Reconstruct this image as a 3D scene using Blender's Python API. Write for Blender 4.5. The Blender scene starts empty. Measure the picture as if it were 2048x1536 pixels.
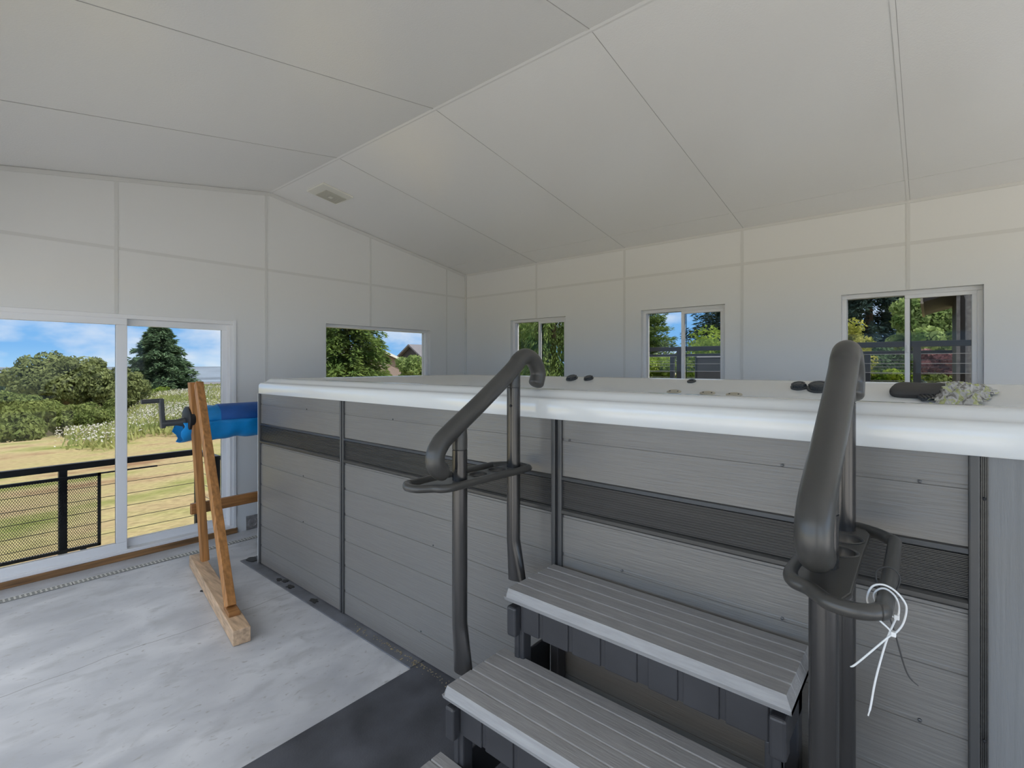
import bpy, bmesh, math, random
import numpy as np
from mathutils import Vector, Matrix

random.seed(7)
RNG = np.random.default_rng(11)
SC = bpy.context.scene
COL = SC.collection
PI = math.pi

# ------------------------------------------------------------------ materials
def new_mat(name):
    m = bpy.data.materials.new(name)
    m.use_nodes = True
    nt = m.node_tree
    for n in list(nt.nodes):
        nt.nodes.remove(n)
    out = nt.nodes.new('ShaderNodeOutputMaterial')
    return m, nt, out

def ramp(nt, stops):
    r = nt.nodes.new('ShaderNodeValToRGB')
    el = r.color_ramp.elements
    while len(el) < len(stops):
        el.new(0.5)
    for e, (p, c) in zip(el, stops):
        e.position = p
        e.color = (c[0], c[1], c[2], 1)
    return r

def mat(name, col, rough=.5, metal=0., noise=0., nscale=8., stretch=(1, 1, 1), bump=0., bscale=60., bstretch=(1, 1, 1), spec=.5, coat=0., trans=0.):
    """principled surface; colour mottled by noise, optional stretched grain bump"""
    m, nt, out = new_mat(name)
    b = nt.nodes.new('ShaderNodeBsdfPrincipled')
    nt.links.new(b.outputs[0], out.inputs[0])
    b.inputs['Roughness'].default_value = rough
    b.inputs['Metallic'].default_value = metal
    b.inputs['Specular IOR Level'].default_value = spec
    b.inputs['Coat Weight'].default_value = coat
    b.inputs['Coat Roughness'].default_value = .08
    b.inputs['Transmission Weight'].default_value = trans
    tc = nt.nodes.new('ShaderNodeTexCoord')
    def noise_tex(sc, st):
        mp = nt.nodes.new('ShaderNodeMapping')
        mp.inputs['Scale'].default_value = st
        nt.links.new(tc.outputs['Object'], mp.inputs[0])
        n = nt.nodes.new('ShaderNodeTexNoise')
        n.inputs['Scale'].default_value = sc
        n.inputs['Detail'].default_value = 5
        nt.links.new(mp.outputs[0], n.inputs['Vector'])
        return n
    n = noise_tex(nscale, stretch)
    lo = [max(0, c * (1 - noise)) for c in col]
    hi = [min(1, c * (1 + noise)) for c in col]
    r = ramp(nt, [(.3, lo), (.7, hi)])
    nt.links.new(n.outputs[0], r.inputs[0])
    nt.links.new(r.outputs[0], b.inputs['Base Color'])
    if bump > 0:
        n2 = noise_tex(bscale, bstretch)
        bp = nt.nodes.new('ShaderNodeBump')
        bp.inputs['Strength'].default_value = bump
        bp.inputs['Distance'].default_value = .004
        nt.links.new(n2.outputs[0], bp.inputs['Height'])
        nt.links.new(bp.outputs[0], b.inputs['Normal'])
    return m

def leaf_mat(name, c0, c1, scale=2.5, trans=.35):
    m, nt, out = new_mat(name)
    tc = nt.nodes.new('ShaderNodeTexCoord')
    n = nt.nodes.new('ShaderNodeTexNoise')
    n.inputs['Scale'].default_value = scale
    n.inputs['Detail'].default_value = 4
    nt.links.new(tc.outputs['Object'], n.inputs['Vector'])
    r = ramp(nt, [(.35, c0), (.65, c1)])
    nt.links.new(n.outputs[0], r.inputs[0])
    d = nt.nodes.new('ShaderNodeBsdfDiffuse')
    t = nt.nodes.new('ShaderNodeBsdfTranslucent')
    mx = nt.nodes.new('ShaderNodeMixShader')
    mx.inputs[0].default_value = trans
    nt.links.new(r.outputs[0], d.inputs[0])
    nt.links.new(r.outputs[0], t.inputs[0])
    nt.links.new(d.outputs[0], mx.inputs[1])
    nt.links.new(t.outputs[0], mx.inputs[2])
    nt.links.new(mx.outputs[0], out.inputs[0])
    return m

def glass_mat(name, tint, refl=1.0):
    m, nt, out = new_mat(name)
    t = nt.nodes.new('ShaderNodeBsdfTransparent')
    t.inputs[0].default_value = (tint[0], tint[1], tint[2], 1)
    g = nt.nodes.new('ShaderNodeBsdfGlossy')
    g.inputs['Roughness'].default_value = .02
    g.inputs[0].default_value = (refl, refl, refl, 1)
    f = nt.nodes.new('ShaderNodeFresnel')
    f.inputs[0].default_value = 1.17
    mx = nt.nodes.new('ShaderNodeMixShader')
    nt.links.new(f.outputs[0], mx.inputs[0])
    nt.links.new(t.outputs[0], mx.inputs[1])
    nt.links.new(g.outputs[0], mx.inputs[2])
    nt.links.new(mx.outputs[0], out.inputs[0])
    return m

def concrete_mat():
    m, nt, out = new_mat('smooth_concrete')
    L = nt.links.new
    b = nt.nodes.new('ShaderNodeBsdfPrincipled')
    L(b.outputs[0], out.inputs[0])
    tc = nt.nodes.new('ShaderNodeTexCoord')
    def nz(sc, det=6, st=(1, 1, 1), rot=0, dist=0.):
        mp = nt.nodes.new('ShaderNodeMapping')
        mp.inputs['Scale'].default_value = st
        mp.inputs['Rotation'].default_value = (0, 0, rot)
        L(tc.outputs['Object'], mp.inputs[0])
        n = nt.nodes.new('ShaderNodeTexNoise')
        n.inputs['Scale'].default_value = sc
        n.inputs['Detail'].default_value = det
        n.inputs['Distortion'].default_value = dist
        L(mp.outputs[0], n.inputs['Vector'])
        return n
    def mixc(fac, c1, c2, mode='MIX'):
        x = nt.nodes.new('ShaderNodeMix')
        x.data_type = 'RGBA'
        x.blend_type = mode
        for sock, v in ((x.inputs[0], fac), (x.inputs[6], c1), (x.inputs[7], c2)):
            if isinstance(v, (tuple, list)):
                sock.default_value = (*v, 1)
            elif isinstance(v, float):
                sock.default_value = v
            else:
                L(v, sock)
        return x.outputs[2]
    r1 = ramp(nt, [(.32, (.43, .445, .48)), (.68, (.62, .632, .66))])
    L(nz(2.2, 7, (1, 1.6, 1), .4, .6).outputs[0], r1.inputs[0])
    r2 = ramp(nt, [(.52, (0, 0, 0)), (.72, (1, 1, 1))])       # trowel smears
    L(nz(5.2, 9, (1, 1.6, 1), .5, .5).outputs[0], r2.inputs[0])
    c = mixc(r2.outputs[0], r1.outputs[0], (.42, .43, .45))
    r3 = ramp(nt, [(.62, (0, 0, 0)), (.72, (1, 1, 1))])       # small scuffs
    L(nz(23, 8, (1, 2.0, 1), .7, .6).outputs[0], r3.inputs[0])
    c = mixc(r3.outputs[0], c, (.37, .365, .365))
    # hairline crack: |y - 3.42 - wobble(x)| small
    sx = nt.nodes.new('ShaderNodeSeparateXYZ')
    L(tc.outputs['Object'], sx.inputs[0])
    cx = nt.nodes.new('ShaderNodeCombineXYZ')
    L(sx.outputs[0], cx.inputs[0])
    wn = nt.nodes.new('ShaderNodeTexNoise')
    wn.inputs['Scale'].default_value = 2.3
    wn.inputs['Detail'].default_value = 6
    L(cx.outputs[0], wn.inputs['Vector'])
    def mth(op, a, bb=None):
        q = nt.nodes.new('ShaderNodeMath')
        q.operation = op
        for s, v in ((q.inputs[0], a), (q.inputs[1], bb)):
            if v is None:
                continue
            if isinstance(v, (int, float)):
                s.default_value = v
            else:
                L(v, s)
        return q.outputs[0]
    wob = mth('MULTIPLY', mth('SUBTRACT', wn.outputs[0], .5), .13)
    dist = mth('ABSOLUTE', mth('SUBTRACT', mth('SUBTRACT', sx.outputs[1], 3.42), wob))
    crack = mth('LESS_THAN', dist, .0022)
    crack = mth('MULTIPLY', crack, .8)
    c = mixc(crack, c, (.16, .15, .14))
    L(c, b.inputs['Base Color'])
    rr = ramp(nt, [(.3, (.34, .34, .34)), (.7, (.52, .52, .52))])
    L(nz(3, 5).outputs[0], rr.inputs[0])
    L(rr.outputs[0], b.inputs['Roughness'])
    bp = nt.nodes.new('ShaderNodeBump')
    bp.inputs['Strength'].default_value = .12
    bp.inputs['Distance'].default_value = .01
    L(nz(9, 6).outputs[0], bp.inputs['Height'])
    L(bp.outputs[0], b.inputs['Normal'])
    return m

def lawn_mat():
    m, nt, out = new_mat('dry_mown_field')
    L = nt.links.new
    b = nt.nodes.new('ShaderNodeBsdfPrincipled')
    b.inputs['Roughness'].default_value = .95
    b.inputs['Specular IOR Level'].default_value = .05
    L(b.outputs[0], out.inputs[0])
    tc = nt.nodes.new('ShaderNodeTexCoord')
    def nz(sc, det, st):
        mp = nt.nodes.new('ShaderNodeMapping')
        mp.inputs['Scale'].default_value = st
        L(tc.outputs['Object'], mp.inputs[0])
        n = nt.nodes.new('ShaderNodeTexNoise')
        n.inputs['Scale'].default_value = sc
        n.inputs['Detail'].default_value = det
        L(mp.outputs[0], n.inputs['Vector'])
        return n.outputs[0]
    r1 = ramp(nt, [(.30, (.34, .21, .125)), (.42, (.50, .39, .22)), (.53, (.50, .43, .215)), (.68, (.27, .30, .09))])
    L(nz(.9, 8, (.45, 1, 1)), r1.inputs[0])
    r2 = ramp(nt, [(.3, (.62, .62, .62)), (.7, (1.0, 1.0, 1.0))])
    L(nz(16, 6, (.5, 1.2, 1)), r2.inputs[0])
    x = nt.nodes.new('ShaderNodeMix')
    x.data_type = 'RGBA'
    x.blend_type = 'MULTIPLY'
    x.inputs[0].default_value = 1
    L(r1.outputs[0], x.inputs[6])
    L(r2.outputs[0], x.inputs[7])
    L(x.outputs[2], b.inputs['Base Color'])
    return m

M = {}
M['wall'] = mat('white_frp_panel', (.712, .714, .705), .42, bump=.10, bscale=55)
M['ceil'] = mat('embossed_white_panel', (.785, .78, .768), .20, bump=.22, bscale=110, spec=1.0)
M['seam'] = mat('white_panel_joint', (.63, .63, .615), .5)
M['joint'] = mat('grey_sealant_joint', (.34, .335, .325), .6)
M['vinyl'] = mat('white_vinyl', (.78, .78, .79), .38)
M['concrete'] = concrete_mat()
M['darkwood'] = mat('stained_sill_wood', (.22, .115, .045), .6, noise=.45, nscale=14, stretch=(.2, 3, 3))
M['drainwhite'] = mat('drain_plastic', (.62, .62, .58), .5, noise=.1)
M['black'] = mat('black_void', (.012, .012, .014), .7)
M['rubber'] = mat('black_rubber', (.070, .074, .088), .5, noise=.35, nscale=5, bump=.2, bscale=120)
M['rubberlight'] = mat('worn_rubber_strip', (.135, .143, .165), .42, noise=.3, nscale=6)
M['acrylic'] = mat('white_acrylic', (.75, .76, .75), .16, coat=.4)
M['panel'] = mat('grey_woodgrain_siding', (.190, .181, .168), .27, noise=.05, nscale=26, stretch=(1, .2, 8), bump=.4, bscale=40, bstretch=(1, .2, 4))
M['panelv'] = mat('grey_upright_grain_siding', (.20, .203, .205), .45, noise=.08, nscale=10, stretch=(1, 8, .15), bump=.35, bscale=40, bstretch=(1, 4, .25))
M['band'] = mat('bronze_ribbed_band', (.064, .063, .061), .32, noise=.15, nscale=12, stretch=(1, .1, 6), metal=.3)
M['post'] = mat('charcoal_trim', (.075, .075, .075), .4, metal=.2)
M['knob'] = mat('dark_grey_plastic', (.05, .055, .06), .35, noise=.1)
M['hub'] = mat('black_hub_plastic', (.012, .012, .013), .5)
M['tan'] = mat('tan_plastic', (.50, .46, .36), .4)
M['pillow'] = mat('charcoal_foam', (.055, .052, .05), .6, bump=.1)
M['rail'] = mat('charcoal_grip_plastic', (.055, .053, .049), .31, noise=.08, bump=.04, bscale=200)
M['tube'] = mat('bronze_black_tube', (.066, .064, .063), .23, metal=.55)
M['step'] = mat('grey_composite_tread', (.305, .30, .298), .5, noise=.12, nscale=30, stretch=(3, .3, 3), bump=.3, bscale=60, bstretch=(3, .3, 3))
M['stepblack'] = mat('black_step_plastic', (.042, .042, .046), .36, noise=.15)
M['tie'] = mat('white_nylon', (.75, .76, .76), .4)
M['tieblack'] = mat('black_nylon', (.03, .03, .03), .5)
M['cedar'] = mat('stained_cedar', (.40, .18, .055), .45, noise=.35, nscale=9, stretch=(5, 5, .3))
M['cedarh'] = mat('stained_cedar_level', (.30, .135, .042), .5, noise=.35, nscale=9, stretch=(.4, 6, 6))
M['beam'] = mat('weathered_fir_beam', (.52, .36, .23), .7, noise=.3, nscale=10, stretch=(5, .5, 5))
M['blue'] = mat('blue_bubble_cover', (.006, .085, .34), .42, noise=.25, nscale=6, bump=.15, bscale=90)
M['bluelight'] = mat('cyan_cover_sheet', (.006, .27, .68), .4, noise=.2, nscale=5, bump=.12, bscale=60)
M['metal'] = mat('dark_bronze_railing', (.048, .053, .062), .45, metal=.2, noise=.15)
M['cable'] = mat('steel_cable', (.12, .12, .12), .4, metal=.6)
M['cablel'] = mat('bright_steel_cable', (.40, .40, .42), .35, metal=.7)
M['patio'] = mat('grey_bounce_concrete', (.50, .49, .475), .9, noise=.1)  # neutral grey of the added bounce slab
M['slab'] = mat('sandy_concrete', (.50, .44, .33), .9, noise=.1)
M['glass'] = glass_mat('tinted_window_glass', (.56, .57, .575))
M['lawn'] = lawn_mat()
M['bark'] = mat('rough_bark', (.16, .11, .075), .9, noise=.4, nscale=6, stretch=(4, 4, .6), bump=.5, bscale=20)
M['darkside'] = mat('dark_brown_boards', (.040, .034, .032), .6, noise=.15)
M['fascia'] = mat('tan_painted_fascia', (.42, .37, .30), .6)
M['housewall'] = mat('mauve_brown_siding', (.30, .23, .21), .8, noise=.1)
M['roof'] = mat('grey_shingle', (.20, .19, .21), .85, noise=.25, nscale=20)
M['whitetrim'] = mat('white_house_trim', (.75, .74, .72), .6)
M['sling'] = mat('grey_mesh_sling', (.09, .09, .095), .7, noise=.1)
M['fanwhite'] = mat('cream_vent_plastic', (.70, .69, .62), .45)
M['fangrille'] = mat('beige_vent_grille', (.50, .49, .42), .5)
M['greypl'] = mat('grey_cover_plate', (.24, .225, .22), .6, noise=.35, nscale=25)
M['leafdark'] = mat('wet_leaf', (.012, .012, .011), .4)
M['chip'] = mat('leaf_crumbs', (.36, .30, .18), .9)
def plastic_film():
    m, nt, out = new_mat('clear_crinkled_film')
    t = nt.nodes.new('ShaderNodeBsdfTransparent')
    g = nt.nodes.new('ShaderNodeBsdfGlossy')
    g.inputs['Roughness'].default_value = .10
    d = nt.nodes.new('ShaderNodeBsdfPrincipled')
    tc = nt.nodes.new('ShaderNodeTexCoord')
    wv = nt.nodes.new('ShaderNodeTexNoise')
    wv.inputs['Scale'].default_value = 10
    wv.inputs['Distortion'].default_value = 2.5
    nt.links.new(tc.outputs['Object'], wv.inputs['Vector'])
    rp = ramp(nt, [(.36, (.05, .05, .05)), (.43, (.62, .63, .62)), (.52, (.62, .64, .60)), (.57, (.50, .58, .12)), (.66, (.60, .64, .35))])
    nt.links.new(wv.outputs[0], rp.inputs[0])
    nt.links.new(rp.outputs[0], d.inputs['Base Color'])
    d.inputs['Roughness'].default_value = .15
    mx = nt.nodes.new('ShaderNodeMixShader')
    mx.inputs[0].default_value = .45
    m2 = nt.nodes.new('ShaderNodeMixShader')
    m2.inputs[0].default_value = .5
    nt.links.new(t.outputs[0], mx.inputs[1])
    nt.links.new(g.outputs[0], mx.inputs[2])
    nt.links.new(mx.outputs[0], m2.inputs[1])
    nt.links.new(d.outputs[0], m2.inputs[2])
    nt.links.new(m2.outputs[0], out.inputs[0])
    return m
M['film'] = plastic_film()

# ------------------------------------------------------------------ mesh builder
ORG = {}
def empty(name, loc, label, cat, group=None):
    o = bpy.data.objects.new(name, None)
    COL.objects.link(o)
    o.location = loc
    o.empty_display_size = .1
    ORG[o] = Vector(loc)
    tag(o, label, cat, group)
    return o

def tag(o, label=None, cat=None, group=None, kind=None):
    if label: o['label'] = label
    if cat: o['category'] = cat
    if group: o['group'] = group
    if kind: o['kind'] = kind
    return o

def frame_of(d):
    d = d.normalized()
    up = Vector((0, 0, 1)) if abs(d.z) < .95 else Vector((0, 1, 0))
    s = d.cross(up).normalized()
    return s, s.cross(d).normalized()

class MB:
    def __init__(self):
        self.v = []; self.f = []
    def add(self, vs, fs):
        n = len(self.v)
        self.v += [Vector(p) for p in vs]
        self.f += [[i + n for i in f] for f in fs]
        return self
    def box(self, x0, x1, y0, y1, z0, z1):
        return self.add([(x, y, z) for x in (x0, x1) for y in (y0, y1) for z in (z0, z1)],
                        [(0, 1, 3, 2), (4, 6, 7, 5), (0, 4, 5, 1), (2, 3, 7, 6), (0, 2, 6, 4), (1, 5, 7, 3)])
    def bar(self, a, b, w, h, up=(0, 0, 1)):
        """rectangular bar from a to b; w across, h along up"""
        a = Vector(a); b = Vector(b); d = (b - a).normalized(); up = Vector(up)
        s = d.cross(up).normalized(); u = s.cross(d).normalized()
        vs = [p + s * (sx * w / 2) + u * (sz * h / 2) for p in (a, b) for sx, sz in ((-1, -1), (1, -1), (1, 1), (-1, 1))]
        return self.add(vs, [(0, 1, 2, 3), (7, 6, 5, 4), (0, 4, 5, 1), (1, 5, 6, 2), (2, 6, 7, 3), (3, 7, 4, 0)])
    def tube(self, pts, r, seg=16, closed=False, caps=True, flat=None):
        pts = [Vector(p) for p in pts]; n = len(pts)
        rs = r if isinstance(r, (list, tuple)) else [r] * n
        rings = []; s = None
        for i in range(n):
            if closed: d = pts[(i + 1) % n] - pts[i - 1]
            else: d = pts[min(i + 1, n - 1)] - pts[max(i - 1, 0)]
            d.normalize()
            if s is None: s, u = frame_of(d)
            else:
                s = (s - d * s.dot(d)).normalized(); u = s.cross(d)
            fl = flat[i] if flat else (1, 1)
            rings.append([pts[i] + s * (math.cos(2 * PI * k / seg) * rs[i] * fl[0]) + u * (math.sin(2 * PI * k / seg) * rs[i] * fl[1]) for k in range(seg)])
        base = len(self.v)
        for q in rings: self.v += q
        m = n if closed else n - 1
        for i in range(m):
            j = (i + 1) % n
            for k in range(seg):
                l = (k + 1) % seg
                self.f.append([base + i * seg + k, base + i * seg + l, base + j * seg + l, base + j * seg + k])
        if caps and not closed:
            self.f.append([base + k for k in range(seg)][::-1])
            self.f.append([base + (n - 1) * seg + k for k in range(seg)])
        return self
    def lathe(self, c, axis, prof, seg=32, caps=True):
        """prof: (radius, distance along axis)"""
        c = Vector(c); ax = Vector(axis).normalized(); s, u = frame_of(ax)
        base = len(self.v); n = len(prof)
        for r, h in prof:
            for k in range(seg):
                t = 2 * PI * k / seg
                self.v.append(c + ax * h + (s * math.cos(t) + u * math.sin(t)) * max(r, 1e-5))
        for i in range(n - 1):
            for k in range(seg):
                l = (k + 1) % seg
                self.f.append([base + i * seg + k, base + i * seg + l, base + (i + 1) * seg + l, base + (i + 1) * seg + k])
        if caps:
            self.f.append([base + k for k in range(seg)][::-1])
            self.f.append([base + (n - 1) * seg + k for k in range(seg)])
        return self
    def loft(self, rings, close=True, caps=True):
        base = len(self.v); n = len(rings[0])
        for q in rings: self.v += [Vector(p) for p in q]
        for i in range(len(rings) - 1):
            for k in range(n if close else n - 1):
                l = (k + 1) % n
                self.f.append([base + i * n + k, base + i * n + l, base + (i + 1) * n + l, base + (i + 1) * n + k])
        if caps:
            self.f.append([base + k for k in range(n)][::-1])
            self.f.append([base + (len(rings) - 1) * n + k for k in range(n)])
        return self
    def build(self, name, m, parent=None, smooth=False, bevel=0., seg=2, origin=None, subsurf=0):
        if parent is not None: o0 = ORG[parent]
        elif origin is not None: o0 = Vector(origin)
        else:
            a = np.array([tuple(p) for p in self.v])
            o0 = Vector(((a[:, 0].min() + a[:, 0].max()) / 2, (a[:, 1].min() + a[:, 1].max()) / 2, a[:, 2].min()))
        me = bpy.data.meshes.new(name)
        me.from_pydata([tuple(p - o0) for p in self.v], [], self.f)
        me.validate()
        bm = bmesh.new(); bm.from_mesh(me)
        bmesh.ops.recalc_face_normals(bm, faces=bm.faces[:])
        bm.to_mesh(me); bm.free()
        me.materials.append(m)
        if smooth:
            for p in me.polygons: p.use_smooth = True
            me.set_sharp_from_angle(angle=math.radians(40))
        o = bpy.data.objects.new(name, me)
        COL.objects.link(o)
        if parent is not None: o.parent = parent
        else: o.location = o0
        ORG[o] = o0
        if bevel > 0:
            b = o.modifiers.new('bevel', 'BEVEL')
            b.width = bevel; b.segments = seg; b.limit_method = 'ANGLE'; b.angle_limit = math.radians(40)
        if subsurf:
            s = o.modifiers.new('sub', 'SUBSURF'); s.levels = subsurf; s.render_levels = subsurf
        return o

def struct(mb, name, m, **k):
    return tag(mb.build(name, m, **k), kind='structure')

def smooth_path(pts, n=8, closed=False):
    """catmull-rom"""
    pts = [Vector(p) for p in pts]; N = len(pts); out = []
    rng = range(N) if closed else range(N - 1)
    for i in rng:
        if closed: p0, p1, p2, p3 = pts[i - 1], pts[i], pts[(i + 1) % N], pts[(i + 2) % N]
        else: p0, p1, p2, p3 = pts[max(i - 1, 0)], pts[i], pts[i + 1], pts[min(i + 2, N - 1)]
        for k in range(n):
            t = k / n
            out.append(.5 * ((2 * p1) + (p2 - p0) * t + (2 * p0 - 5 * p1 + 4 * p2 - p3) * t * t + (3 * p1 - p0 - 3 * p2 + p3) * t ** 3))
    if not closed: out.append(pts[-1])
    return out

# ------------------------------------------------------------------ room dimensions (metres)
XL, XR, YF, YB = -.53, 4.94, 5.05, -4.0
RX, RZ, EZ = 2.206, 3.331, 2.885
SLOPE = (RZ - EZ) / (XR - RX)
def ceil_z(x): return RZ - SLOPE * abs(x - RX)
WT = .14

def wall_cells(mb, axis, p0, p1, u0, u1, z0, z1, holes):
    us = sorted({u0, u1} | {h[0] for h in holes} | {h[1] for h in holes})
    zs = sorted({z0, z1} | {h[2] for h in holes} | {h[3] for h in holes})
    for a, b in zip(us, us[1:]):
        for c, d in zip(zs, zs[1:]):
            mu, mz = (a + b) / 2, (c + d) / 2
            if any(h[0] < mu < h[1] and h[2] < mz < h[3] for h in holes): continue
            if axis == 'y': mb.box(a, b, p0, p1, c, d)
            else: mb.box(p0, p1, a, b, c, d)
    return mb

DOOR = (.03, 1.866, .0, 2.018)
GWIN = (2.806, 4.285, 1.22, 2.056)
RW = [(3.341, 4.212), (1.501, 2.367), (-.301, .567)]
RZ0, RZ1 = 1.22, 2.187
w = wall_cells(MB(), 'y', YF, YF + WT, XL - WT, XR + WT, 0, EZ, [DOOR, GWIN])
g = [(XL - WT, EZ), (XR + WT, EZ), (RX, RZ + .01)]
w.add([(x, y, z) for y in (YF, YF + WT) for x, z in g], [(0, 1, 2), (5, 4, 3), (0, 3, 4, 1), (1, 4, 5, 2), (2, 5, 3, 0)])
struct(w, 'wall_far', M['wall'], origin=(0, YF, 0))
struct(wall_cells(MB(), 'x', XR, XR + WT, YB, YF, 0, EZ, [(a, b, RZ0, RZ1) for a, b in RW]  + [(-3.6, -2.6, 0, 2.1)]), 'wall_right', M['wall'], origin=(XR, 0, 0))  # opening behind the camera is added to let daylight in
struct(wall_cells(MB(), 'x', XL - WT, XL, YB, YF, 0, EZ, [(-3.7, -.8, 0, 2.15), (-.5, 2.4, 0, 2.15), (2.6, 4.7, .1, 2.15)]), 'wall_left', M['wall'], origin=(XL, 0, 0))  # all three unseen openings are added for daylight
w = wall_cells(MB(), 'y', YB - WT, YB, XL - WT, XR + WT, 0, EZ, [(-.3, 3.3, 0, 2.5)])  # unseen doorway added to bring in daylight
w.add([(x, y, z) for y in (YB - WT, YB) for x, z in g], [(0, 1, 2), (5, 4, 3), (0, 3, 4, 1), (1, 4, 5, 2), (2, 5, 3, 0)])
struct(w, 'wall_back', M['wall'], origin=(0, YB, 0))
struct(MB().box(XL - WT, XR + WT, YB - WT, YF + WT, -.9, 0), 'floor', M['concrete'], origin=(0, 0, 0))

# ceiling: two slopes; unseen eave overhang added, sized to control the sun
def slope_pts(x, dz): return (x, ceil_z(x) + dz)
c = MB()
xa, xb = XL - .32, XR + .26
prof = [slope_pts(xa, 0), slope_pts(RX, 0), slope_pts(xb, 0), slope_pts(xb, .16), slope_pts(RX, .17), slope_pts(xa, .16)]
c.loft([[(x, y, z) for x, z in prof] for y in (YB - .5, YF + .45)])
struct(c, 'ceiling', M['ceil'], origin=(RX, 0, RZ))

# joint strips on ceiling and walls
tn = [0]
def strip(mb, m=None):
    tn[0] += 1
    struct(mb, 'trim_%d' % tn[0], m or M['seam'])
SY = [5.0 - 1.218 * k for k in range(1, 8)]
for y in SY:
    for x0, x1 in ((XL, RX - .014), (RX + .014, XR)):
        strip(MB().bar((x0, y, ceil_z(x0) - .001), (x1, y, ceil_z(x1) - .001), .020, .004), M['ceil'])
        strip(MB().bar((x0, y - .0112, ceil_z(x0) - .0006), (x1, y - .0112, ceil_z(x1) - .0006), .0026, .0025), M['joint'])
strip(MB().add([(RX - .016, YB, RZ - .0035), (RX - .016, YF, RZ - .0035), (RX, YF, RZ - .006), (RX, YB, RZ - .006), (RX + .016, YB, RZ - .0035), (RX + .016, YF, RZ - .0035),
                (RX - .016, YB, RZ + .01), (RX - .016, YF, RZ + .01), (RX + .016, YB, RZ + .01), (RX + .016, YF, RZ + .01)],
               [(0, 1, 2, 3), (3, 2, 5, 4), (0, 6, 7, 1), (4, 5, 9, 8), (6, 8, 9, 7), (0, 3, 4, 8, 6), (1, 7, 9, 5, 2)]), M['ceil'])
strip(MB().bar((4.586, YB, ceil_z(4.586) - .001), (4.586, YF, ceil_z(4.586) - .001), .008, .003))
# wall joints
SZ = 2.55
strip(MB().box(XL, XR, YF - .003, YF + .001, SZ - .013, SZ + .013))
strip(MB().box(XR - .003, XR + .001, YB, YF, SZ - .013, SZ + .013))
for x in (.979, 2.166, 3.37, 4.576):
    z0 = DOOR[3] + .0 if DOOR[0] < x < DOOR[1] else 0
    if GWIN[0] < x < GWIN[1]: z0 = GWIN[3]
    strip(MB().box(x - .012, x + .012, YF - .0042, YF + .001, z0, ceil_z(x)))
for y in SY:
    z0 = RZ1 if any(a < y < b for a, b in RW) else 0
    strip(MB().box(XR - .0042, XR + .001, y - .012, y + .012, z0, EZ))
# corner and eave mouldings
strip(MB().box(XR - .022, XR + .001, YF - .022, YF + .001, 0, EZ))
for x0, x1 in ((XL, RX), (RX, XR)):
    strip(MB().bar((x0, YF - .002, ceil_z(x0) - .02), (x1, YF - .002, ceil_z(x1) - .02), .01, .034))
strip(MB().box(XR - .008, XR + .001, YB, YF, EZ - .022, EZ + .002))

# ------------------------------------------------------------------ windows and slider
def window_y(name, x0, x1, z0, z1):
    fw = .034
    o = struct(MB().box(x0, x1, YF + .055, YF + .135, z0, z0 + fw).box(x0, x1, YF + .055, YF + .135, z1 - fw, z1)
               .box(x0, x0 + fw, YF + .055, YF + .135, z0 + fw, z1 - fw).box(x1 - fw, x1, YF + .055, YF + .135, z0 + fw, z1 - fw), name, M['vinyl'], bevel=.003)
    MB().box(x0 + fw - .006, x1 - fw + .006, YF + .09, YF + .096, z0 + fw - .006, z1 - fw + .006).build('pane', M['glass'], o)
    return o
window_y('window_1', *GWIN)

def window_x(name, y0, y1, z0, z1):
    fw = .034; ym = (y0 + y1) / 2 - .012
    A, B = XR + .05, XR + .135
    o = struct(MB().box(A, B, y0, y1, z0, z0 + fw).box(A, B, y0, y1, z1 - fw, z1)
               .box(A, B, y0, y0 + fw, z0 + fw, z1 - fw).box(A, B, y1 - fw, y1, z0 + fw, z1 - fw), name, M['vinyl'], bevel=.003)
    # sliding sash on the room side (smaller y half), fixed pane outside
    a, b = A + .008, A + .040; ya, yb = y0 + fw - .004, ym + .03; s = .032
    za, zb = z0 + fw - .004, z1 - fw + .004
    sash = MB().box(a, b, ya, yb, za, za + s).box(a, b, ya, yb, zb - s, zb).box(a, b, ya, ya + s, za + s, zb - s).box(a, b, yb - s, yb, za + s, zb - s).build('sash', M['vinyl'], o, bevel=.003)
    MB().box(a + .013, a + .018, ya + s - .005, yb - s + .005, za + s - .005, zb - s + .005).build('pane', M['glass'], sash)
    MB().box(a - .006, a + .002, yb - s * .7, yb - s * .3, 1.70, 1.76).build('latch', M['vinyl'], sash, bevel=.002)
    MB().box(B - .03, B - .024, ym - .01, y1 - fw + .005, za - .003, zb + .003).build('pane', M['glass'], o)
    return o
for i, (a, b) in enumerate(RW):
    window_x('window_%d' % (i + 2), a, b, RZ0, RZ1)

# sliding patio door
x0, x1, z0, z1 = DOOR[0], DOOR[1], .048, DOOR[3]
fw = .036
A, B = YF - .004, YF + .135
d = struct(MB().box(x0, x1, A, B, z0, z0 + .03).box(x0, x1, A, B, z1 - fw, z1).box(x0, x0 + fw, A, B, z0 + .03, z1 - fw).box(x1 - fw, x1, A, B, z0 + .03, z1 - fw), 'door_1', M['vinyl'], bevel=.004)
def leaf(name, xa, xb, ya, yb, st, tr, br):
    za, zb = z0 + .028, z1 - fw + .004
    p = MB().box(xa, xb, ya, yb, za, za + br).box(xa, xb, ya, yb, zb - tr, zb).box(xa, xa + st, ya, yb, za + br, zb - tr).box(xb - st, xb, ya, yb, za + br, zb - tr).build(name, M['vinyl'], d, bevel=.004)
    ym = (ya + yb) / 2
    MB().box(xa + st - .008, xb - st + .008, ym - .004, ym + .002, za + br - .008, zb - tr + .008).build('pane', M['glass'], p)
    return p
leaf('sliding_panel', x0 + fw - .004, 1.055, YF + .012, YF + .055, .074, .056, .066)
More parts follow.
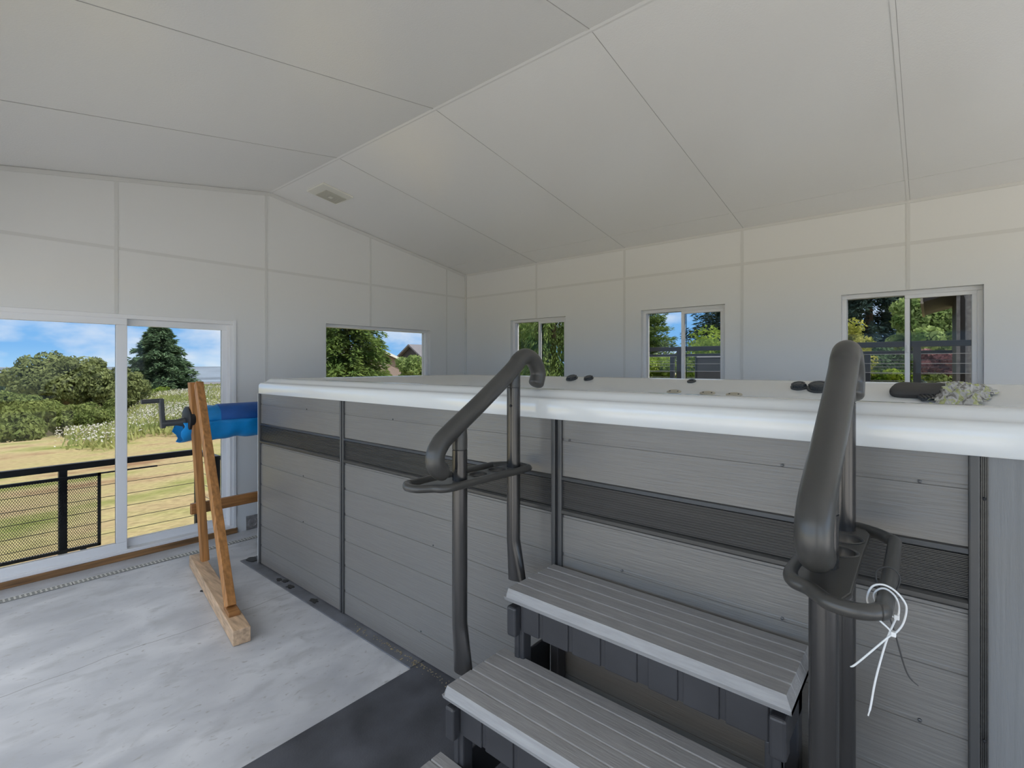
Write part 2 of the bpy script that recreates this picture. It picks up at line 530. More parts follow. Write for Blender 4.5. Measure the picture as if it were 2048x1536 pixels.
leaf('fixed_panel', 1.0, x1 - fw + .012, YF + .07, YF + .112, .052, .056, .066)
MB().box(x1 - .006, x1 + .018, YF - .012, YF + .002, 0.05, z1 + .004).build('jamb_trim', M['vinyl'], d)
struct(MB().box(x0 - .02, x1 + .03, YF - .018, YF + .13, 0, .05), 'trim_%d' % (tn[0] + 1), M['darkwood'], bevel=.004)
tag(bpy.data.objects['trim_%d' % (tn[0] + 1)], 'brown stained wooden sill board under the sliding glass door')

# ------------------------------------------------------------------ trench drain
dr = empty('trench_drain', (1.0, 4.785, 0), 'narrow cream slotted drain grate set along the floor before the glass door', 'drain')
MB().box(XL, XR - .9, 4.754, 4.816, .0005, .0025).build('shade_plate', M['black'], dr)  # flat black plate stands in for shade below the slots
for xa, xb in ((XL + .005, .672), (.676, 1.89), (1.894, 3.1)):
    gmb = MB()
    for y in (4.754, 4.774, 4.791, 4.811):
        gmb.box(xa, xb, y, y + .0048, .0028, .0045)
    n = int((xb - xa) / .0262)
    for k in range(n + 1):
        x = xa + (xb - xa - .012) * k / n
        gmb.box(x, x + .0105, 4.754, 4.8165, .0028, .0043)
    gmb.build('grate', M['drainwhite'], dr)

# mats
MB().box(1.632, 4.3, 2.085, 4.285, .001, .008).build('rubber_strip', M['rubberlight'], bevel=.002)
tag(bpy.data.objects['rubber_strip'], 'worn grey rubber strip on concrete under the tub side', 'mat')
MB().box(-.4, 4.3, -1.9, 2.075, .001, .010).build('rubber_mat', M['rubber'], bevel=.003)
tag(bpy.data.objects['rubber_mat'], 'black rubber mat on the floor under the steps', 'mat')

# ------------------------------------------------------------------ swim spa
spa = empty('swim_spa', (2.85, 1.2, .01), 'long white acrylic swim spa with grey plank cabinet and dark ribbed band', 'hot tub')
SX0, SX1, SY0, SY1 = 1.69, 3.99, -1.75, 4.125
def rrect(o, z, n=7):
    r = max(.06 - o * .3, .03) if o < .1 else .12
    xs0, xs1, ys0, ys1 = SX0 + o, SX1 - o, SY0 + o, SY1 - o
    pts = []
    for cx, cy, a0 in ((xs1 - r, ys1 - r, 0), (xs0 + r, ys1 - r, 90), (xs0 + r, ys0 + r, 180), (xs1 - r, ys0 + r, 270)):
        for k in range(n):
            t = math.radians(a0 + 90 * k / (n - 1))
            pts.append((cx + r * math.cos(t), cy + r * math.sin(t), z))
    return pts
prof = [(.06, 1.374), (.004, 1.372), (0, 1.378), (0, 1.425), (.002, 1.444), (.010, 1.455), (.024, 1.459), (.034, 1.461), (.044, 1.468), (.056, 1.480), (.068, 1.488), (.085, 1.492), (.13, 1.492), (.16, 1.485), (.30, 1.430), (.50, 1.350), (.56, 1.25), (.62, .9), (.68, .55), (.8, .5)]
sh = MB().loft([rrect(o, z) for o, z in prof], caps=False)
nb = len(prof); n_ = 28
sh.f.append([(nb - 1) * n_ + k for k in range(n_)])
sh.build('shell', M['acrylic'], spa, smooth=True)

FX = 1.713
# cabinet cross-section (depth outwards, z) from the floor up
def plank_profile():
    p = [(-.03, .012)]
    edges = [.012, .163, .326, .489, .652, .815, .975]
    for a, b in zip(edges, edges[1:]):
        p += [(-.004, a), (-.004, a + .0015), (0, a + .0025), (0, b - .0125), (-.0035, b - .0115), (-.0035, b - .003)]
    return p + [(-.004, .975), (-.03, .975)]
PLANK_LO = plank_profile()
PLANK_HI = [(-.03, 1.134), (0, 1.135), (0, 1.282), (-.0035, 1.283), (-.0035, 1.293), (0, 1.294), (0, 1.374), (-.03, 1.376)]
BAND = [(-.03, .974), (.004, .975), (.012, .982), (.012, .994), (.004, 1.000)]
for k in range(13):
    z = 1.002 + k * .0088
    BAND += [(-.002, z), (.001, z + .003), (.001, z + .0052), (-.002, z + .0068)]
BAND += [(.002, 1.117), (.010, 1.120), (.006, 1.132), (0, 1.136), (-.03, 1.136)]
def extr(profile, ya, yb, fx=FX):
    return MB().loft([[(fx - dd, y, z) for dd, z in profile] for y in (ya, yb)])
bays = [(2.895, 4.085), (1.225, 2.852), (-.075, 1.172)]
for ya, yb in bays:
    extr(PLANK_LO, ya, yb).build('siding_panel', M['panel'], spa)
    extr(PLANK_HI, ya, yb).build('siding_panel', M['panel'], spa)
    extr(BAND, ya, yb).build('ribbed_band', M['band'], spa)
tag(MB().box(FX - .001, FX + .03, -1.6, -.112, .012, 1.374).build('end_panel', M['panelv'], spa), 'plain panel with upright grain right of the wide corner post')
# uprights between bays
for ya, yb in ((2.852, 2.895), (1.172, 1.225)):
    w_ = (yb - ya)
    u = MB().box(FX - .012, FX + .03, ya, ya + w_ * .36, .012, 1.374).box(FX - .012, FX + .03, yb - w_ * .38, yb, .012, 1.374).build('upright_trim', M['post'], spa, bevel=.004)
    MB().box(FX - .001, FX + .03, ya + w_ * .36, yb - w_ * .38, .012, 1.374).build('groove', M['black'], u)
u = MB().box(FX - .014, FX + .03, -.097, -.075, .012, 1.374).build('upright_trim', M['post'], spa, bevel=.004)
rb = MB()
for k in range(4):
    rb.box(FX - .006 - .002 * (k % 2), FX + .03, -.112 + k * .0037, -.112 + k * .0037 + .0026, .012, 1.374)
rb.build('ribbed_insert', M['band'], u)
for z in (1.265, .66):
    MB().lathe((FX - .008, -.1045, z), (-1, 0, 0), [(.004, 0), (.004, .003), (.002, .004)], 12).build('screw', M['black'], u)
# far corner post and far face
u = MB().box(FX - .012, FX + .04, 4.085, 4.113, .012, 1.374).build('corner_post', M['post'], spa, bevel=.005)
MB().box(FX - .0135, FX - .0115, 4.106, 4.113, .012, 1.374).build('corner_edge', M['seam'], u)
MB().box(FX + .005, 3.97, 4.08, 4.10, .012, 1.374).build('far_panel', M['panel'], spa)
for y, z in ((2.35, 1.288), (3.35, 1.288), (3.4, .811), (2.0, .648), (.35, 1.288), (.35, .811), (.02, 1.288), (.02, .648), (.9, .811), (1.14, 1.288), (3.4, .485), (2.1, .16)):
    MB().lathe((FX, y, z), (-1, 0, 0), [(.0045, -.004), (.0045, .0008), (.002, .0018)], 10).build('screw', M['cable'], spa)
# fittings on the far inner slope; slope normal
SN = Vector((-.369, 0, .929))
SN.normalize()
def cap(c, r, h, nm='diverter_cap'):
    c = Vector(c)
    p = MB().lathe(c - SN * .004, SN, [(r, 0), (r, h * .35), (r * .92, h * .42), (r * .80, h * .45), (r * .78, h * .95), (r * .70, h), (r * .55, h), (r * .52, h * .93), (r * .42, h * .93), (r * .40, h), (.001, h)], 36).build(nm, M['knob'], spa, smooth=True)
    for k in range(8):
        t = 2 * PI * k / 8
        s, u_ = frame_of(SN)
        q = c + (s * math.cos(t) + u_ * math.sin(t)) * r * .8
        MB().bar(q, q + SN * h * .8, .008, .008, up=s).build('grip_rib', M['knob'], p, bevel=.002)
cap((3.742, .664, 1.450), .050, .035)
cap((3.727, .548, 1.444), .068, .042)
cap((3.800, 2.50, 1.474), .055, .03)
cap((3.804, 2.325, 1.475), .045, .028)
MB().lathe((3.80, 1.402, 1.473), SN, [(.034, -.004), (.034, .004), (.028, .010), (.016, .010), (.014, .002), (.006, .002), (.005, .006), (.001, .006)], 28).build('jet', M['knob'], spa, smooth=True)
for y, x in ((1.464, 3.609), (1.216, 3.605), (1.033, 3.597)):
    zc = 1.485 - (3.83 - x) * .397
    s, u_ = frame_of(SN)
    pts = []
    rings = []
    for h, k in ((-.003, 1), (.004, 1), (.008, .85)):
        rings.append([Vector((x, y, zc)) + SN * h + s * (.055 * k * math.cos(t)) * 1 + u_ * (.034 * k * math.sin(t)) for t in [2 * PI * i / 24 for i in range(24)]])
    pl = MB().loft(rings).build('jet_plate', M['tan'], spa, smooth=True)
    for k in (-1, 1):
        MB().lathe(Vector((x, y + k * .03, zc)) + SN * .007, SN, [(.006, 0), (.006, .003), (.002, .004)], 12).build('screw', M['knob'], pl)
# head pillow
def superpillow(c, hy, hs, hn, name, m, parent):
    c = Vector(c); t_ = Vector((.929, 0, .369)); y_ = Vector((0, 1, 0))
    mb = MB(); rings = []
    for i in range(13):
        a = -PI / 2 + PI * i / 12
        ring = []
        for k in range(28):
            b_ = 2 * PI * k / 28
            pw = lambda q, e: math.copysign(abs(q) ** e, q)
            x_ = pw(math.cos(a), .45) * pw(math.cos(b_), .5) * hy
            s_ = pw(math.cos(a), .45) * pw(math.sin(b_), .6) * hs
            n_2 = pw(math.sin(a), .8) * hn
            skew = .25 * s_
            ring.append(c + y_ * (x_ - skew) + t_ * s_ + SN * (n_2 + .018 - .035 * (1 - (x_ / hy) ** 2) * (n_2 > 0) * .5))
        rings.append(ring)
    return mb.loft(rings).build(name, m, parent, smooth=True)
superpillow((3.705, .050, 1.442), .125, .082, .038, 'head_pillow', M['pillow'], spa)

# crumpled clear plastic on the sloping ledge
def crumple():
    nx, ny = 30, 44
    vs = []; fs = []
    cx, cy = 3.68, -.115
    for i in range(nx):
        for j in range(ny):
            a, b = i / (nx - 1) - .5, j / (ny - 1) - .5
            x = cx + a * .30 + random.uniform(-.004, .004); y = cy + b * (.30 + .05 * math.sin(9 * a)) + random.uniform(-.004, .004)
            base = 1.485 - (3.83 - x) * .397
            hump = max(0, 1 - (2 * a) ** 2) * max(0, 1 - (1.9 * b) ** 2)
            cr = abs(math.sin(11 * b + 8 * a)) * .018 + abs(math.sin(23 * a - 13 * b + 1)) * .010 + random.uniform(0, .008)
            vs.append((x, y, min(base, 1.49) + .003 + hump * .022 + cr * (.3 + hump)))
    for i in range(nx - 1):
        for j in range(ny - 1):
            if math.hypot((i / nx - .5) * 2, (j / ny - .5) * 1.95) > 1.02 + .12 * math.sin(i * 1.3): continue
            k = i * ny + j
            fs.append((k, k + 1, k + ny + 1, k + ny))
    mb = MB(); mb.add(vs, fs)
    o = mb.build('plastic_sheet', M['film'], origin=(cx, cy, 1.43))
    s = o.modifiers.new('thick', 'SOLIDIFY'); s.thickness = .0008
    return o
tag(crumple(), 'crumpled clear and lime green plastic sheet on the tub ledge beside the dark pillow', 'plastic sheet')
ft = MB()
ft.bar((3.60, .045, 1.412), (3.64, -.045, 1.428), .05, .022, up=(-.369, 0, .929))
ft2 = ft.build('plastic_fitting', M['knob'], bevel=.007)
tag(ft2, 'small black ribbed plastic fitting lying between the head pillow and the clear plastic', 'fitting')
for k in range(5):
    f_ = .15 + .17 * k
    q = Vector((3.60, .045, 1.412)).lerp(Vector((3.64, -.045, 1.428)), f_) + SN * .010
    MB().bar(q - Vector((.022, .01, .009)), q + Vector((.022, .01, .009)), .006, .006, up=SN).build('rib', M['black'], ft2)

# ------------------------------------------------------------------ steps
steps = empty('spa_steps', (1.27, .74, .01), 'three tread grey composite steps on a black plastic frame beside the tub', 'steps')
def tread(xf, xb, zt, ya, yb):
    zm, zb_ = zt - .030, zt - .045
    gr = [.21, .41, .61, .81]
    top = [(xf + .012, zt)]
    for g_ in gr:
        x = xf + (xb - xf) * g_
        top += [(x - .0045, zt), (x - .002, zt - .004), (x + .002, zt - .004), (x + .0045, zt)]
    top += [(xb - .012, zt)]
    sec = top + [(xb, zm), (xb - .006, zb_), (xf + .006, zb_), (xf, zm)]
    rings = []
    for y, lim, inset in ((ya + .006, None, 'b'), (ya, zm, 'm'), (ya + .014, None, 't'), (yb - .014, None, 't'), (yb, zm, 'm'), (yb - .006, None, 'b')):
        if inset == 't': rings.append([(x, y, z) for x, z in sec])
        elif inset == 'm': rings.append([(x, y, min(z, zm)) for x, z in sec])
        else: rings.append([(min(max(x, xf + .006), xb - .006), y, zb_) for x, z in sec])
    return MB().loft(rings, caps=True).build('tread', M['step'], steps)
def understructure(xf, zt, ya, yb, slots):
    """apron with slotted recesses, rounded corner brackets and legs"""
    x = xf + .030; z1_, z0_ = zt - .048, zt - .155
    ap = MB(); ys = [ya + .05] + slots + [yb - .05]
    ys = sorted(ys)
    ap.box(x + .006, x + .014, ya + .03, yb - .03, z0_ + .004, z1_)
    ap.build('apron', M['stepblack'], steps)
    for a, b in zip(ys, ys[1:]):
        if b - a > .03:
            MB().box(x, x + .010, a + .008, b - .008, z0_, z1_ - .008).build('apron_panel', M['stepblack'], steps, bevel=.004)
    MB().box(x - .006, x + .012, ya + .04, yb - .04, z1_ - .008, z1_ + .002).build('apron_lip', M['stepblack'], steps, bevel=.003)
    for y, sgn in ((ya, 1), (yb, -1)):
        yi = y + sgn * .012
        MB().box(x - .028, x + .02, min(yi, yi + sgn * .042), max(yi, yi + sgn * .042), zt - .172, zt - .062).build('corner_bracket', M['stepblack'], steps, bevel=.009, seg=3)
        yl = y + sgn * .03
        MB().box(x + .002, x + .05, min(yl, yl + sgn * .04), max(yl, yl + sgn * .04), .011, zt - .150).build('leg', M['stepblack'], steps, bevel=.006)
        MB().box(x - .004, x + .03, min(yl, yl + sgn * .022), max(yl, yl + sgn * .022), zt - .26, zt - .165).build('leg_rib', M['stepblack'], steps, bevel=.005)
        MB().box(x + .04, 1.695, min(yl, yl + sgn * .012), max(yl, yl + sgn * .012), zt - .20, zt - .050).build('side_rail', M['stepblack'], steps, bevel=.004)
        MB().box(1.64, 1.695, min(yl, yl + sgn * .04), max(yl, yl + sgn * .04), .011, zt - .050).build('rear_leg', M['stepblack'], steps, bevel=.006) if zt > .7 else None
T3 = (1.385, 1.698, .767, .262, 1.215)
T2 = (1.124, 1.44, .511, .212, 1.265)
T1 = (.860, 1.16, .255, .165, 1.312)
for t in (T3, T2, T1): tread(*t)
understructure(T3[0], T3[2], T3[3], T3[4], [1.066, .94, .814, .685, .665, .556, .438])
understructure(T2[0], T2[2], T2[3], T2[4], [1.10, .967, .834, .70, .68, .56, .43, .33])
understructure(T1[0], T1[2], T1[3], T1[4], [1.12, .98, .84, .70, .68, .56, .43, .33])

# ------------------------------------------------------------------ handrails
def handrail(px, py, side, label, dz=0.):
    """px, py: front post; side +1/-1: outward direction in y; rear post .31 further in x"""
    h = empty('handrail', (px + .15, py, .45), label, 'handrail', None)
    def P(x, o, z): return (px + x, py + side * o, z + dz)
    zt = 1.165
    for x, zc, zbend, zbot in ((0, 1.285, .64, .46), (.312, 1.505) + ((.865, .70) if side > 0 else (.52, .34))):
        r = .0285
        pts = [P(x, 0, zc - .0015), P(x, 0, (zc + zbend) / 2), P(x, 0, zbend)]
        flat = [(1, 1)] * 3
        for k in range(1, 6):
            f_ = k / 5
            pts.append(P(x, -.020 * f_, zbend + (zbot - zbend) * f_)); flat.append((1 - .25 * f_, 1 + .62 * f_))
        post = MB().tube(pts, r, 24, flat=flat).build('post', M['tube'], h, smooth=True)
        top = zc + (.09 if x == 0 else .072)
        MB().tube([P(x, 0, zc + .0015), P(x, 0, zc + .05), P(x, 0, top)], [r, r, r * .9], 24).build('post_sleeve', M['rail'], post, smooth=True)
        MB().tube([P(x, 0, zc - .004), P(x, 0, zc + .004)], r * .93, 20).build('joint_ring', M['black'], post)
        MB().lathe(P(x - .028, -.008, zc - .075), (-1, 0, 0), [(.006, -.004), (.006, .001), (.003, .002)], 12).build('screw', M['black'], post)
    # hooked grip
    G = [(.462, 1.505), (.474, 1.53), (.482, 1.560), (.470, 1.594), (.440, 1.624), (.392, 1.638), (.348, 1.620), (.30, 1.578), (.11, 1.452), (-.06, 1.346), (-.100, 1.312), (-.119, 1.280), (-.119, 1.248), (-.098, 1.222), (-.070, 1.215)]
    pts = smooth_path([P(x, 0, z) for x, z in G], 8)
    n = len(pts)
    rad = []
    for i in range(n):
        e = min(i, n - 1 - i)
        rad.append(.0345 if e > 5 else .0345 * math.sqrt(max(.05, 1 - ((5.3 - e) / 5.6) ** 2)))
    MB().tube(pts, rad, 28).build('grip', M['rail'], h, smooth=True)
    # tray with two cup holes and rolled rim that runs on as a towel bar
    inner = [(.34, -.050), (.20, -.047), (.06, -.046), (-.03, -.048), (-.085, -.047), (-.118, -.034), (-.135, -.006), (-.160, .016), (-.178, .034)]
    outer = [(-.184, .062), (-.178, .088), (-.158, .106), (-.120, .112), (.26, .110), (.300, .102), (.330, .083), (.355, .050), (.368, .010), (.362, -.030)]
    rim = smooth_path([P(x, o, zt) for x, o in inner + outer], 6, closed=True)
    MB().tube(rim, .0145, 14, closed=True).build('towel_bar', M['rail'], h, smooth=True)
    pl = [(.335, -.050), (.20, -.047), (.06, -.046), (-.03, -.048), (-.085, -.047), (-.118, -.034), (-.135, -.006), (-.160, .016), (-.17, .050), (-.12, .062), (0, .060), (.15, .059), (.30, .060), (.345, .045), (.362, 0)]
    bm = bmesh.new()
    def loop(ps):
        vs = [bm.verts.new(Vector(P(x, o, zt)) - ORG[h]) for x, o in ps]
        return [bm.edges.new((vs[i], vs[(i + 1) % len(vs)])) for i in range(len(vs))]
    es = loop(pl)
    for cx in (.112, .222):
        es += loop([(cx + .040 * math.cos(2 * PI * k / 28), .012 + .040 * math.sin(2 * PI * k / 28)) for k in range(28)])
    bmesh.ops.triangle_fill(bm, use_beauty=True, edges=es)
    me = bpy.data.meshes.new('tray'); bm.to_mesh(me); bm.free(); me.materials.append(M['rail'])
    o = bpy.data.objects.new('tray', me); COL.objects.link(o); o.parent = h; ORG[o] = ORG[h]
    s = o.modifiers.new('thick', 'SOLIDIFY'); s.thickness = .012; s.offset = 0
    b = o.modifiers.new('bevel', 'BEVEL'); b.width = .003; b.segments = 2; b.limit_method = 'ANGLE'
    for cx in (.112, .222):
        c_ = P(cx, .012, zt)
        MB().lathe(c_, (0, 0, -1), [(.043, -.0075), (.0415, .016), (.036, .018), (.036, -.0065), (.040, -.009), (.043, -.0075)], 32, caps=False).build('cup_ring', M['rail'], o, smooth=True)
    return h
handrail(1.28, 1.34, 1, 'charcoal handrail with cup tray and hooked ends at the far side of the steps')
hr = handrail(1.250, .175, -1, 'near charcoal handrail with cup tray, cable ties hanging from its towel bar', -.003)

# cable ties on the near handrail's towel bar
def tie(loop, tail, m, label, xoff=0., w_=.0017):
    X = 1.13 + xoff
    pts = smooth_path([(X, y, z) for y, z in loop], 8)
    tl = smooth_path([(X + .002, y, z) for y, z in tail], 8)
    a = MB().tube(pts, w_, 8).build('cable_tie', m, smooth=True)
    tag(a, label, 'cable tie')
    MB().tube(tl, [w_ * (1 if i < len(tl) * .8 else .7) for i in range(len(tl))], 8).build('tail', m, a, smooth=True)
    y, z = tail[0]
    MB().box(X - .004, X + .005, y - .004, y + .004, z - .0045, z + .0045).build('locking_head', m, a, bevel=.0012)
t1 = [(.073, 1.132), (.084, 1.148), (.089, 1.165), (.082, 1.188), (.066, 1.197), (.048, 1.191), (.034, 1.174), (.032, 1.157), (.038, 1.131), (.05, 1.112)]
tie(t1 + [(.057, 1.119), (.073, 1.132)], [(.050, 1.112), (.061, 1.098), (.105, 1.036), (.115, 1.026)], M['tie'], 'white cable tie with the larger loop, tail pointing left, on the towel bar', 0)
t2 = [(.062, 1.139), (.076, 1.153), (.080, 1.168), (.073, 1.180), (.062, 1.184), (.049, 1.175), (.043, 1.157), (.046, 1.137), (.062, 1.139)]
tie(t2, [(.046, 1.137), (.061, 1.088), (.077, 1.011), (.085, .955), (.089, .935)], M['tie'], 'white cable tie with the smaller loop and long tail hanging straight down', .018)
t3 = [(.067, 1.160), (.077, 1.175), (.080, 1.194), (.073, 1.206), (.059, 1.212), (.046, 1.204), (.043, 1.190), (.049, 1.170), (.065, 1.137)]
tie(t3, [(.065, 1.137), (.051, 1.089), (.033, 1.02), (.016, 1.001)], M['tieblack'], 'black cable tie looped on the towel bar behind the white ties', .06, .0014)

# ------------------------------------------------------------------ cover reel (A-frame, crank) and blue cover
reel = empty('cover_reel', (1.28, 3.75, 0), 'wooden A-frame cover reel with black crank on a timber foot', 'cover reel')
bd = Vector((.22, 1.46, 0)).normalized()
MB().bar((1.155, 3.005, .046), (1.155 + .22, 3.005 + 1.47, .046), .092, .088).build('foot_beam', M['beam'], reel, bevel=.004)
MB().bar(Vector((1.195, 3.27, .102)) - bd * .085, Vector((1.195, 3.27, .102)) + bd * .06, .062, .026).build('foot_block', M['cedarh'], reel, bevel=.003)
MB().bar((1.374, 4.275, .088), (1.298, 4.305, 1.468), .052, .052, up=(0, 1, 0)).build('leg', M['cedar'], reel, bevel=.004)
MB().bar((1.196, 3.285, .112), (1.318, 4.235, 1.462), .052, .056, up=(0, 1, 0)).build('leg', M['cedar'], reel, bevel=.004)
MB().box(1.300, 3.75, 4.332, 4.368, .445, .528).build('stretcher', M['cedarh'], reel, bevel=.003)
# second support behind the tub
MB().bar((3.62, 4.16, .046), (3.70, 4.9, .046), .092, .088).build('foot_beam', M['beam'], reel, bevel=.004)
MB().bar((3.66, 4.30, .088), (3.66, 4.30, 1.40), .052, .052, up=(0, 1, 0)).build('leg', M['cedar'], reel, bevel=.004)
AXZ, AXY = 1.183, 4.40
MB().lathe((1.262, AXY - .04, AXZ), (1, 0, 0), [(.02, 0), (.085, .004), (.097, .012), (.097, .040), (.09, .05), (.04, .055), (.03, .2)], 40).build('hub_disc', M['hub'], reel, smooth=True)
cr = MB().lathe((1.115, AXY - .03, AXZ - .02), (1, 0, 0), [(.022, 0), (.024, .01), (.024, .10), (.034, .135), (.036, .155)], 20).build('crank', M['knob'], reel, smooth=True)
MB().bar((1.125, AXY - .03, AXZ - .055), (1.112, AXY - .03, AXZ + .165), .030, .042, up=(0, 1, 0)).build('crank_arm', M['knob'], cr, bevel=.005)
MB().tube([(1.125, AXY - .03, AXZ + .152), (1.05, AXY - .03, AXZ + .150), (.990, AXY - .03, AXZ + .148)], .0165, 16).build('crank_handle', M['knob'], cr, smooth=True)
cov = empty('solar_cover', (2.4, AXY, 1.0), 'blue bubble cover rolled on the wooden reel behind the tub', 'pool cover')
MB().lathe((1.50, AXY, AXZ), (1, 0, 0), [(.02, .002), (.09, .001), (.1015, 0), (.103, .006), (.103, 2.1), (.09, 2.11)], 40).build('roll', M['blue'], cov, smooth=True)
def sheet_tube(xa, xb, r0, r1, a0, a1, jag):
    nx, na = 14, 22
    vs = []; fs = []
    for i in range(nx):
        f_ = i / (nx - 1)
        for k in range(na):
            t = math.radians(a0 + (a1 - a0) * k / (na - 1))
            x = xa + (xb - xa) * f_
            if i == 0: x += jag * math.sin(k * 1.7) + random.uniform(-jag, jag) * .5
            r = r0 + (r1 - r0) * f_ + .003 * math.sin(k * 2.1 + i)
            vs.append((x, AXY + math.cos(t) * r, AXZ + math.sin(t) * r))
    for i in range(nx - 1):
        for k in range(na - 1):
            q = i * na + k
            fs.append((q, q + 1, q + na + 1, q + na))
    return MB().add(vs, fs)
o = sheet_tube(1.36, 1.53, .093, .097, -30, 320, .012).build('inner_wrap', M['bluelight'], cov, smooth=True)
o.modifiers.new('thick', 'SOLIDIFY').thickness = .002
# loose flap drooping under the roll and past the hub disc
vs = []; fs = []
nx, nk = 60, 12
for i in range(nx):
    x = 1.235 + (3.6 - 1.235) * (i / (nx - 1)) ** 1.6
    for k in range(nk):
        a = math.radians(190 + 150 * k / (nk - 1))
        r = .128 + .055 * math.exp(-((a - math.radians(262)) / .6) ** 2)
        wob = .006 * math.sin(x * 19 + k) + .004 * math.sin(x * 41)
        vs.append((x + .015 * math.sin(k * 1.9) * (i < 2), AXY + .02 + math.cos(a) * (r + wob), AXZ + math.sin(a) * (r + wob)))
for i in range(nx - 1):
    for k in range(nk - 1):
        q = i * nk + k
        fs.append((q, q + 1, q + nk + 1, q + nk))
o = MB().add(vs, fs).build('loose_flap', M['bluelight'], cov, smooth=True)
o.modifiers.new('thick', 'SOLIDIFY').thickness = .002

# ------------------------------------------------------------------ small room items
fan = empty('exhaust_fan', (2.53, 4.47, ceil_z(2.53)), 'square cream exhaust vent cover on the sloped ceiling near the far wall', 'vent')
def cbox(mb, xa, xb, ya, yb, h0, h1):
    return mb.add([(x, y, ceil_z(x) - h) for x in (xa, xb) for y in (ya, yb) for h in (h1, h0)],
                  [(0, 1, 3, 2), (4, 6, 7, 5), (0, 4, 5, 1), (2, 3, 7, 6), (0, 2, 6, 4), (1, 5, 7, 3)])
cbox(MB(), 2.368, 2.685, 4.31, 4.63, -.001, .016).build('cover', M['fanwhite'], fan, bevel=.006)
gr = MB()
for k in range(12):
    ya = 4.405 + k * .0172
    cbox(gr, 2.452, 2.662, ya, ya + .0125, .012, .022)
g_ = gr.build('grille', M['fangrille'], fan)
cbox(MB(), 2.450, 2.664, 4.403, 4.608, .012, .018).build('grille_bed', M['fangrille'], g_)
cbox(MB(), 2.54, 2.572, 4.488, 4.532, .016, .025).build('badge_plate', M['fanwhite'], g_, bevel=.002)
vc = empty('vent_cover', (2.03, YF - .01, .0), 'small grey square cover plate low on the far wall beside the tub corner', 'cover plate')
MB().box(1.976, 2.09, YF - .010, YF + .001, .001, .135).build('plate', M['greypl'], vc, bevel=.003)
MB().lathe((2.035, YF - .010, .066), (0, -1, 0), [(.046, 0), (.046, .006), (.036, .008), (.034, .003), (.001, .003)], 28).build('round_flap', M['greypl'], vc)
# dark leaf at the end of the rubber strip, crumbs along it
lf = MB()
a_ = []
for k in range(14):
    t = 2 * PI * k / 14
    a_.append((1.70 + .035 * math.cos(t) * (1 + .2 * math.sin(3 * t)), 4.225 + .055 * math.sin(t), .0085))
lf.loft([a_, [(x, y, z + .004 + .003 * math.sin(30 * x)) for x, y, z in a_]])
tag(lf.build('fallen_leaf', M['leafdark']), 'dark wet leaf on the far end of the rubber strip by the tub corner', 'leaf')
for i, (y, x, s, lab) in enumerate(((3.68, 1.672, .018, 'farther dark scrap of the pair lying on the rubber strip'), (3.62, 1.690, .018, 'nearer dark scrap of the pair lying on the rubber strip'), (3.50, 1.672, .022, 'round dark leaf scrap alone mid strip, just nearer than the pair'), (3.17, 1.675, .026, 'star shaped dark leaf scrap, nearest along the rubber strip'))):
    rg = [(x + s * math.cos(2 * PI * k / 12) * (1 + .35 * math.sin(k * (2 + i))), y + 1.5 * s * math.sin(2 * PI * k / 12) * (1 + .3 * math.cos(k * 2.4)), .0085) for k in range(12)]
    tag(MB().loft([rg, [(p[0], p[1], p[2] + .003) for p in rg]]).build('leaf_scrap', M['leafdark']), lab, 'leaf scrap', None)
cm = MB()
for k in range(130):
    y = random.triangular(1.75, 2.75, 2.25); x = 1.69 - abs(random.gauss(0, .022)); s = random.uniform(.0015, .0045)
    t = random.uniform(0, PI)
    d_ = Vector((math.cos(t), math.sin(t), 0))
    q = Vector((x, y, .0105))
    cm.bar(q - d_ * s, q + d_ * s * 1.4, s, .0015)
tag(cm.build('leaf_crumbs', M['chip']), 'tan leaf crumbs scattered along the foot of the tub', 'debris', kind='stuff')
tag(MB().bar((1.235, 3.93, .004), (1.255, 3.90, .004), .010, .008).bar((1.255, 3.90, .004), (1.262, 3.915, .012), .006, .006).build('floor_clip', M['black']), 'tiny black clip on the concrete left of the timber foot', 'clip')

# ------------------------------------------------------------------ unseen slab added for neutral bounce light
struct(MB().box(-9, XL - WT, -14, 5.0, -.28, -.06).box(XL - WT, 12, -14, YB - WT, -.28, -.06), 'bounce_slab', M['patio'])
# balcony rail outside the slider
struct(MB().box(-1.2, 2.1, YF + WT, 5.80, -.22, -.085), 'balcony_slab', M['slab'])
RY, RT_ = 5.75, .735
br = empty('balcony_railing', (.75, RY, -.085), 'dark metal cable railing just outside the sliding glass door', 'railing')
MB().box(-1.1, 1.80, RY - .025, RY + .025, RT_ - .055, RT_).build('top_rail', M['metal'], br, bevel=.004)
MB().box(1.755, 1.805, YF + WT + .005, RY - .025, RT_ - .05, RT_ - .005).build('return_rail', M['metal'], br, bevel=.004)
for x, y, w_ in ((.745, RY, .056), (1.78, RY, .05), (1.78, YF + WT + .03, .045), (-.9, RY, .056)):
    MB().box(x - w_ / 2, x + w_ / 2, y - w_ / 2, y + w_ / 2, -.085, RT_ - .05).build('post', M['metal'], br, bevel=.003)
for k in range(7):
    z = .618 - k * .112
    if z < -.07: break
    c_ = MB().tube([(-1.1, RY, z), (0, RY, z - .002), (1.78, RY, z)], .0028, 6).build('cable', M['cable'], br)
    MB().tube([(1.78, RY, z), (1.78, YF + WT + .03, z)], .0024, 6).build('return_cable', M['cable'], c_)
gt = empty('mesh_gate', (.25, RY - .045, -.085), 'dark framed expanded mesh panel leaning inside the balcony railing', 'mesh panel')
gx0, gx1, gz0, gz1 = -.62, .995, -.02, .632
GY = RY - .048
